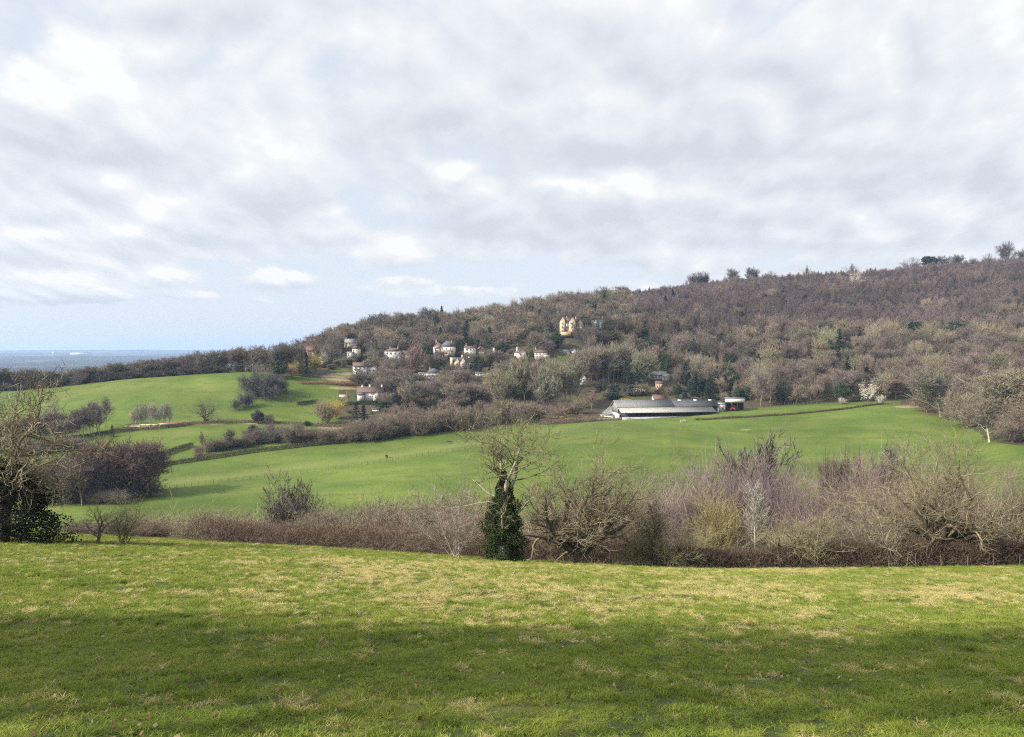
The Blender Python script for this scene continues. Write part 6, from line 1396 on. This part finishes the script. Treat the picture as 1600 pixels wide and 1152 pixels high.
# the hillside wood: nearest trees one by one, the rest as one mass ------------------------
def build_wood():
    g = np.random.default_rng(99); N = 26000
    u = g.uniform(470, 1860, N); Y = np.sqrt(g.random(N)*(1010**2-300**2)+300**2)
    lo = np.interp(u, [470, 520, 600, 700, 760, 800, 870, 900, 930, 1060, 1110, 1150, 1200, 1240, 1400, 1450, 1500, 1540, 1600, 1900], [565, 575, 605, 612, 606, 600, 628, 592, 540, 560, 500, 462, 455, 452, 450, 440, 418, 372, 345, 335])
    x = (u-800)/FPX*Y; z = H(x, Y); v = VH+(EYE-z)/Y*FPX
    ridge = np.interp(u, UG, KY[6])
    ok = (Y > lo) & (Y < ridge+25)
    u, Y, x, z, v, ridge = (q[ok] for q in (u, Y, x, z, v, ridge))
    # zones: purple coppice high on the right, broad grey trees low and on the left
    f = fbm2(x*.012, Y*.012, 5, 3)
    lim = np.interp(u, [470, 900, 1000, 1100, 1250, 1400, 1500, 1600, 1860], [0, 440, 500, 545, 540, 520, 510, 500, 490])
    cop = (v+f*34+10*fbm2(x*.05, Y*.05, 8, 2)) < lim
    ever = (g.random(len(u)) < np.where(cop, .012, np.where(u < 1150, .17, .07)+.18*(f > .35)))
    gold = (~cop) & (g.random(len(u)) < np.interp(u, [900, 1100, 1600], [.2, .35, .55]))
    h = np.where(cop, 9+5*g.random(len(u))**2, 13+8*g.random(len(u))); w_ = np.where(cop, 3.8+2.8*g.random(len(u)), 11+8*g.random(len(u))**1.5)
    big = cop & (g.random(len(u)) < .05); h = np.where(big, 14, h); w_ = np.where(big, 9, w_)
    low_ = (~cop) & (g.random(len(u)) < .22); h = np.where(low_, h*.62, h); w_ = np.where(low_, w_*.55, w_)
    h = np.where((u < 800) & ~ever, h*.88, h); h = np.where(Y > ridge-25, h*.85, h)
    # keep trees apart, and keep houses in sight
    keep = np.zeros(len(u), bool); cell = {}
    order = np.argsort(Y)
    for i in order:
        r = .80*w_[i] if not cop[i] else .80*w_[i]
        c = (int(x[i]//7), int(Y[i]//7)); bad = False
        for a in (-1, 0, 1):
            for b in (-1, 0, 1):
                for j in cell.get((c[0]+a, c[1]+b), ()):
                    if (x[i]-x[j])**2+(Y[i]-Y[j])**2 < (max(r, .55*w_[j])*.82)**2: bad = True; break
                if bad: break
            if bad: break
        if bad: continue
        t, hw = v[i]-h[i]*FPX/Y[i], w_[i]*.42*FPX/Y[i]
        for (u0, v0, u1, v1, Yh) in RECTS:
            if Y[i] < Yh+10 and u[i]+hw > u0 and u[i]-hw < u1 and v[i] > v0 and t < v1-.42*(v1-v0): bad = True; break
        if bad: continue
        for (u0, v0, u1, v1) in ((816, 500, 876, 528), (1300, 520, 1322, 566)):
            if u0 < u[i] < u1 and v[i] > v0 and t < v1 and Y[i] < 640: bad = True; break
        if bad: continue
        keep[i] = True; cell.setdefault(c, []).append(i)
    K = np.where(keep)[0]; K = K[np.argsort(-(h[K]*FPX/Y[K]))]
    first, rest = K[:240], K[240:]
    for i in first:
        p = (x[i], Y[i], z[i])
        if cop[i]: plant('coppice_tree', ('birch1', 'birch2')[i % 2], LIB[('birch1', 'birch2')[i % 2]], p, h[i], w_[i], vary(PURP), 'slim purple brown tree of the hillside wood', 'tree', 'slim trees of the wood')
        elif ever[i]: plant('evergreen_tree', ('leafy1', 'yew1', 'spruce1')[i % 3], LIB[('leafy1', 'yew1', 'spruce1')[i % 3]], p, h[i]*.8, w_[i]*.7, vary(EVG), 'dark evergreen among the bare trees of the hillside wood', 'tree', 'evergreens of the wood')
        elif gold[i]: plant('woodland_tree', ('tall1', 'tall2', 'round2')[i % 3], LIB[('tall1', 'tall2', 'round2')[i % 3]], p, h[i], w_[i], vary((.195, .165, .108)), 'tan olive bare tree of the hillside wood', 'tree', 'tan trees of the wood')
        else: plant('woodland_tree', ('tall1', 'tall3', 'round3', 'tall2')[i % 4], LIB[('tall1', 'tall3', 'round3', 'tall2')[i % 4]], p, h[i], w_[i], vary((.142, .112, .092)), 'grey brown bare tree of the hillside wood', 'tree', 'bare trees of the wood')
    for k in LIB: proto(k, LIB[k])
    first_rest = rest
    src = {k: PROTO[k]['src'] for k in ('birch1', 'birch2', 'tall1', 'tall2', 'tall3', 'round3', 'leafy1', 'spruce1')}
    tw1 = ramp_plant('coppice_twigs', [(0.071, 0.051, 0.053), (0.120, 0.087, 0.084), (0.152, 0.115, 0.101), (0.100, 0.073, 0.074), (0.140, 0.111, 0.099)]); tw2 = ramp_plant('wood_twigs', [(0.069, 0.057, 0.048), (0.133, 0.105, 0.084), (0.215, 0.181, 0.116), (0.095, 0.076, 0.065), (0.163, 0.120, 0.098), (0.198, 0.155, 0.107), (0.103, 0.090, 0.067), (0.073, 0.065, 0.052)])
    ev = ramp_plant('wood_evergreens', [(.024, .036, .022), (.036, .050, .026)]); bk = ramp_plant('wood_bark', [(.13, .11, .09), (.30, .265, .21), (.12, .10, .085), (.22, .19, .15)])
    protos = [proto_arrays(src['birch1'], 3, 0), proto_arrays(src['birch2'], 3, 0), proto_arrays(src['tall1'], 3, 1), proto_arrays(src['tall2'], 3, 1), proto_arrays(src['tall3'], 3, 1), proto_arrays(src['round3'], 3, 1), proto_arrays(src['leafy1'], 3, 2), proto_arrays(src['spruce1'], 3, 2), proto_arrays(PROTO['shrub1']['src'], 3, 0), proto_arrays(PROTO['ivied1']['src'], 3, 1, 2)]
    R = len(rest); idx = np.where(cop[rest], g.integers(0, 2, R), np.where(ever[rest], g.integers(6, 8, R), np.where(g.random(R) < np.where(u[rest] < 1000, .22, .12), 9, g.integers(2, 6, R))))
    idx = np.where(big[rest] & cop[rest], g.integers(2, 6, R), idx)
    e = ever[rest] & ~cop[rest]; S = np.stack([w_[rest], w_[rest], h[rest]], 1); S[e] *= np.array([.6, .6, .85])
    Rt = np.zeros((R, 3)); Rt[:, 2] = g.random(R)*6.28
    P = np.stack([x[rest], Y[rest], z[rest]-.2], 1)
    n3 = 900; ur = g.uniform(480, 1860, n3); Yr = np.interp(ur, UG, KY[6])+g.uniform(-16, 16, n3); xr = (ur-800)/FPX*Yr
    P = np.vstack([P, np.stack([xr, Yr, H(xr, Yr)-.2], 1)]); q = 5+2.5*g.random(n3); S = np.vstack([S, np.stack([q*1.3, q*1.3, q], 1)]); idx = np.r_[idx, np.full(n3, 8)]
    Rt = np.vstack([Rt, np.stack([np.zeros(n3), np.zeros(n3), g.random(n3)*6.28], 1)])
    o = scatter('woodland', protos, [tw1, tw2, ev, bk], P, S, Rt, idx)
    tag(o, 'mass of bare purple and grey trees covering the hillside up to the skyline', 'wood', kind='stuff')
    print('wood', len(K), 'objects', len(bpy.data.objects))
build_wood()

# the row behind the camera whose shadow lies across the grass
g7 = random.Random(31)
for k in range(10):
    p = (-47+k*4.0+g7.uniform(-.7, .7), -2+g7.uniform(-.5, .5)); z = h1(*p)
    plant('boundary_tree', 'bound1' if k < 5 else 'bound2', LIB['bound1' if k < 5 else 'bound2'], (p[0], p[1], z), g7.uniform(20, 21.5)*(1.03 if k < 3 else .96), g7.uniform(6, 7.5), vary((.13, .11, .085)), 'ivy headed tree in the row beside the near field', 'tree', 'boundary trees of the near field', rz=0, wy=3.0)
SC.cycles.use_denoising = False
try:
    SC.cycles.denoiser = 'OPENIMAGEDENOISE'
except Exception:
    pass
SC.cycles.filter_width = 1.1
SC.cycles.max_bounces = 5; SC.cycles.diffuse_bounces = 2; SC.cycles.glossy_bounces = 1; SC.cycles.transmission_bounces = 2
SC.cycles.volume_bounces = 0; SC.cycles.use_adaptive_sampling = False
SC.cycles.sample_clamp_indirect = 4
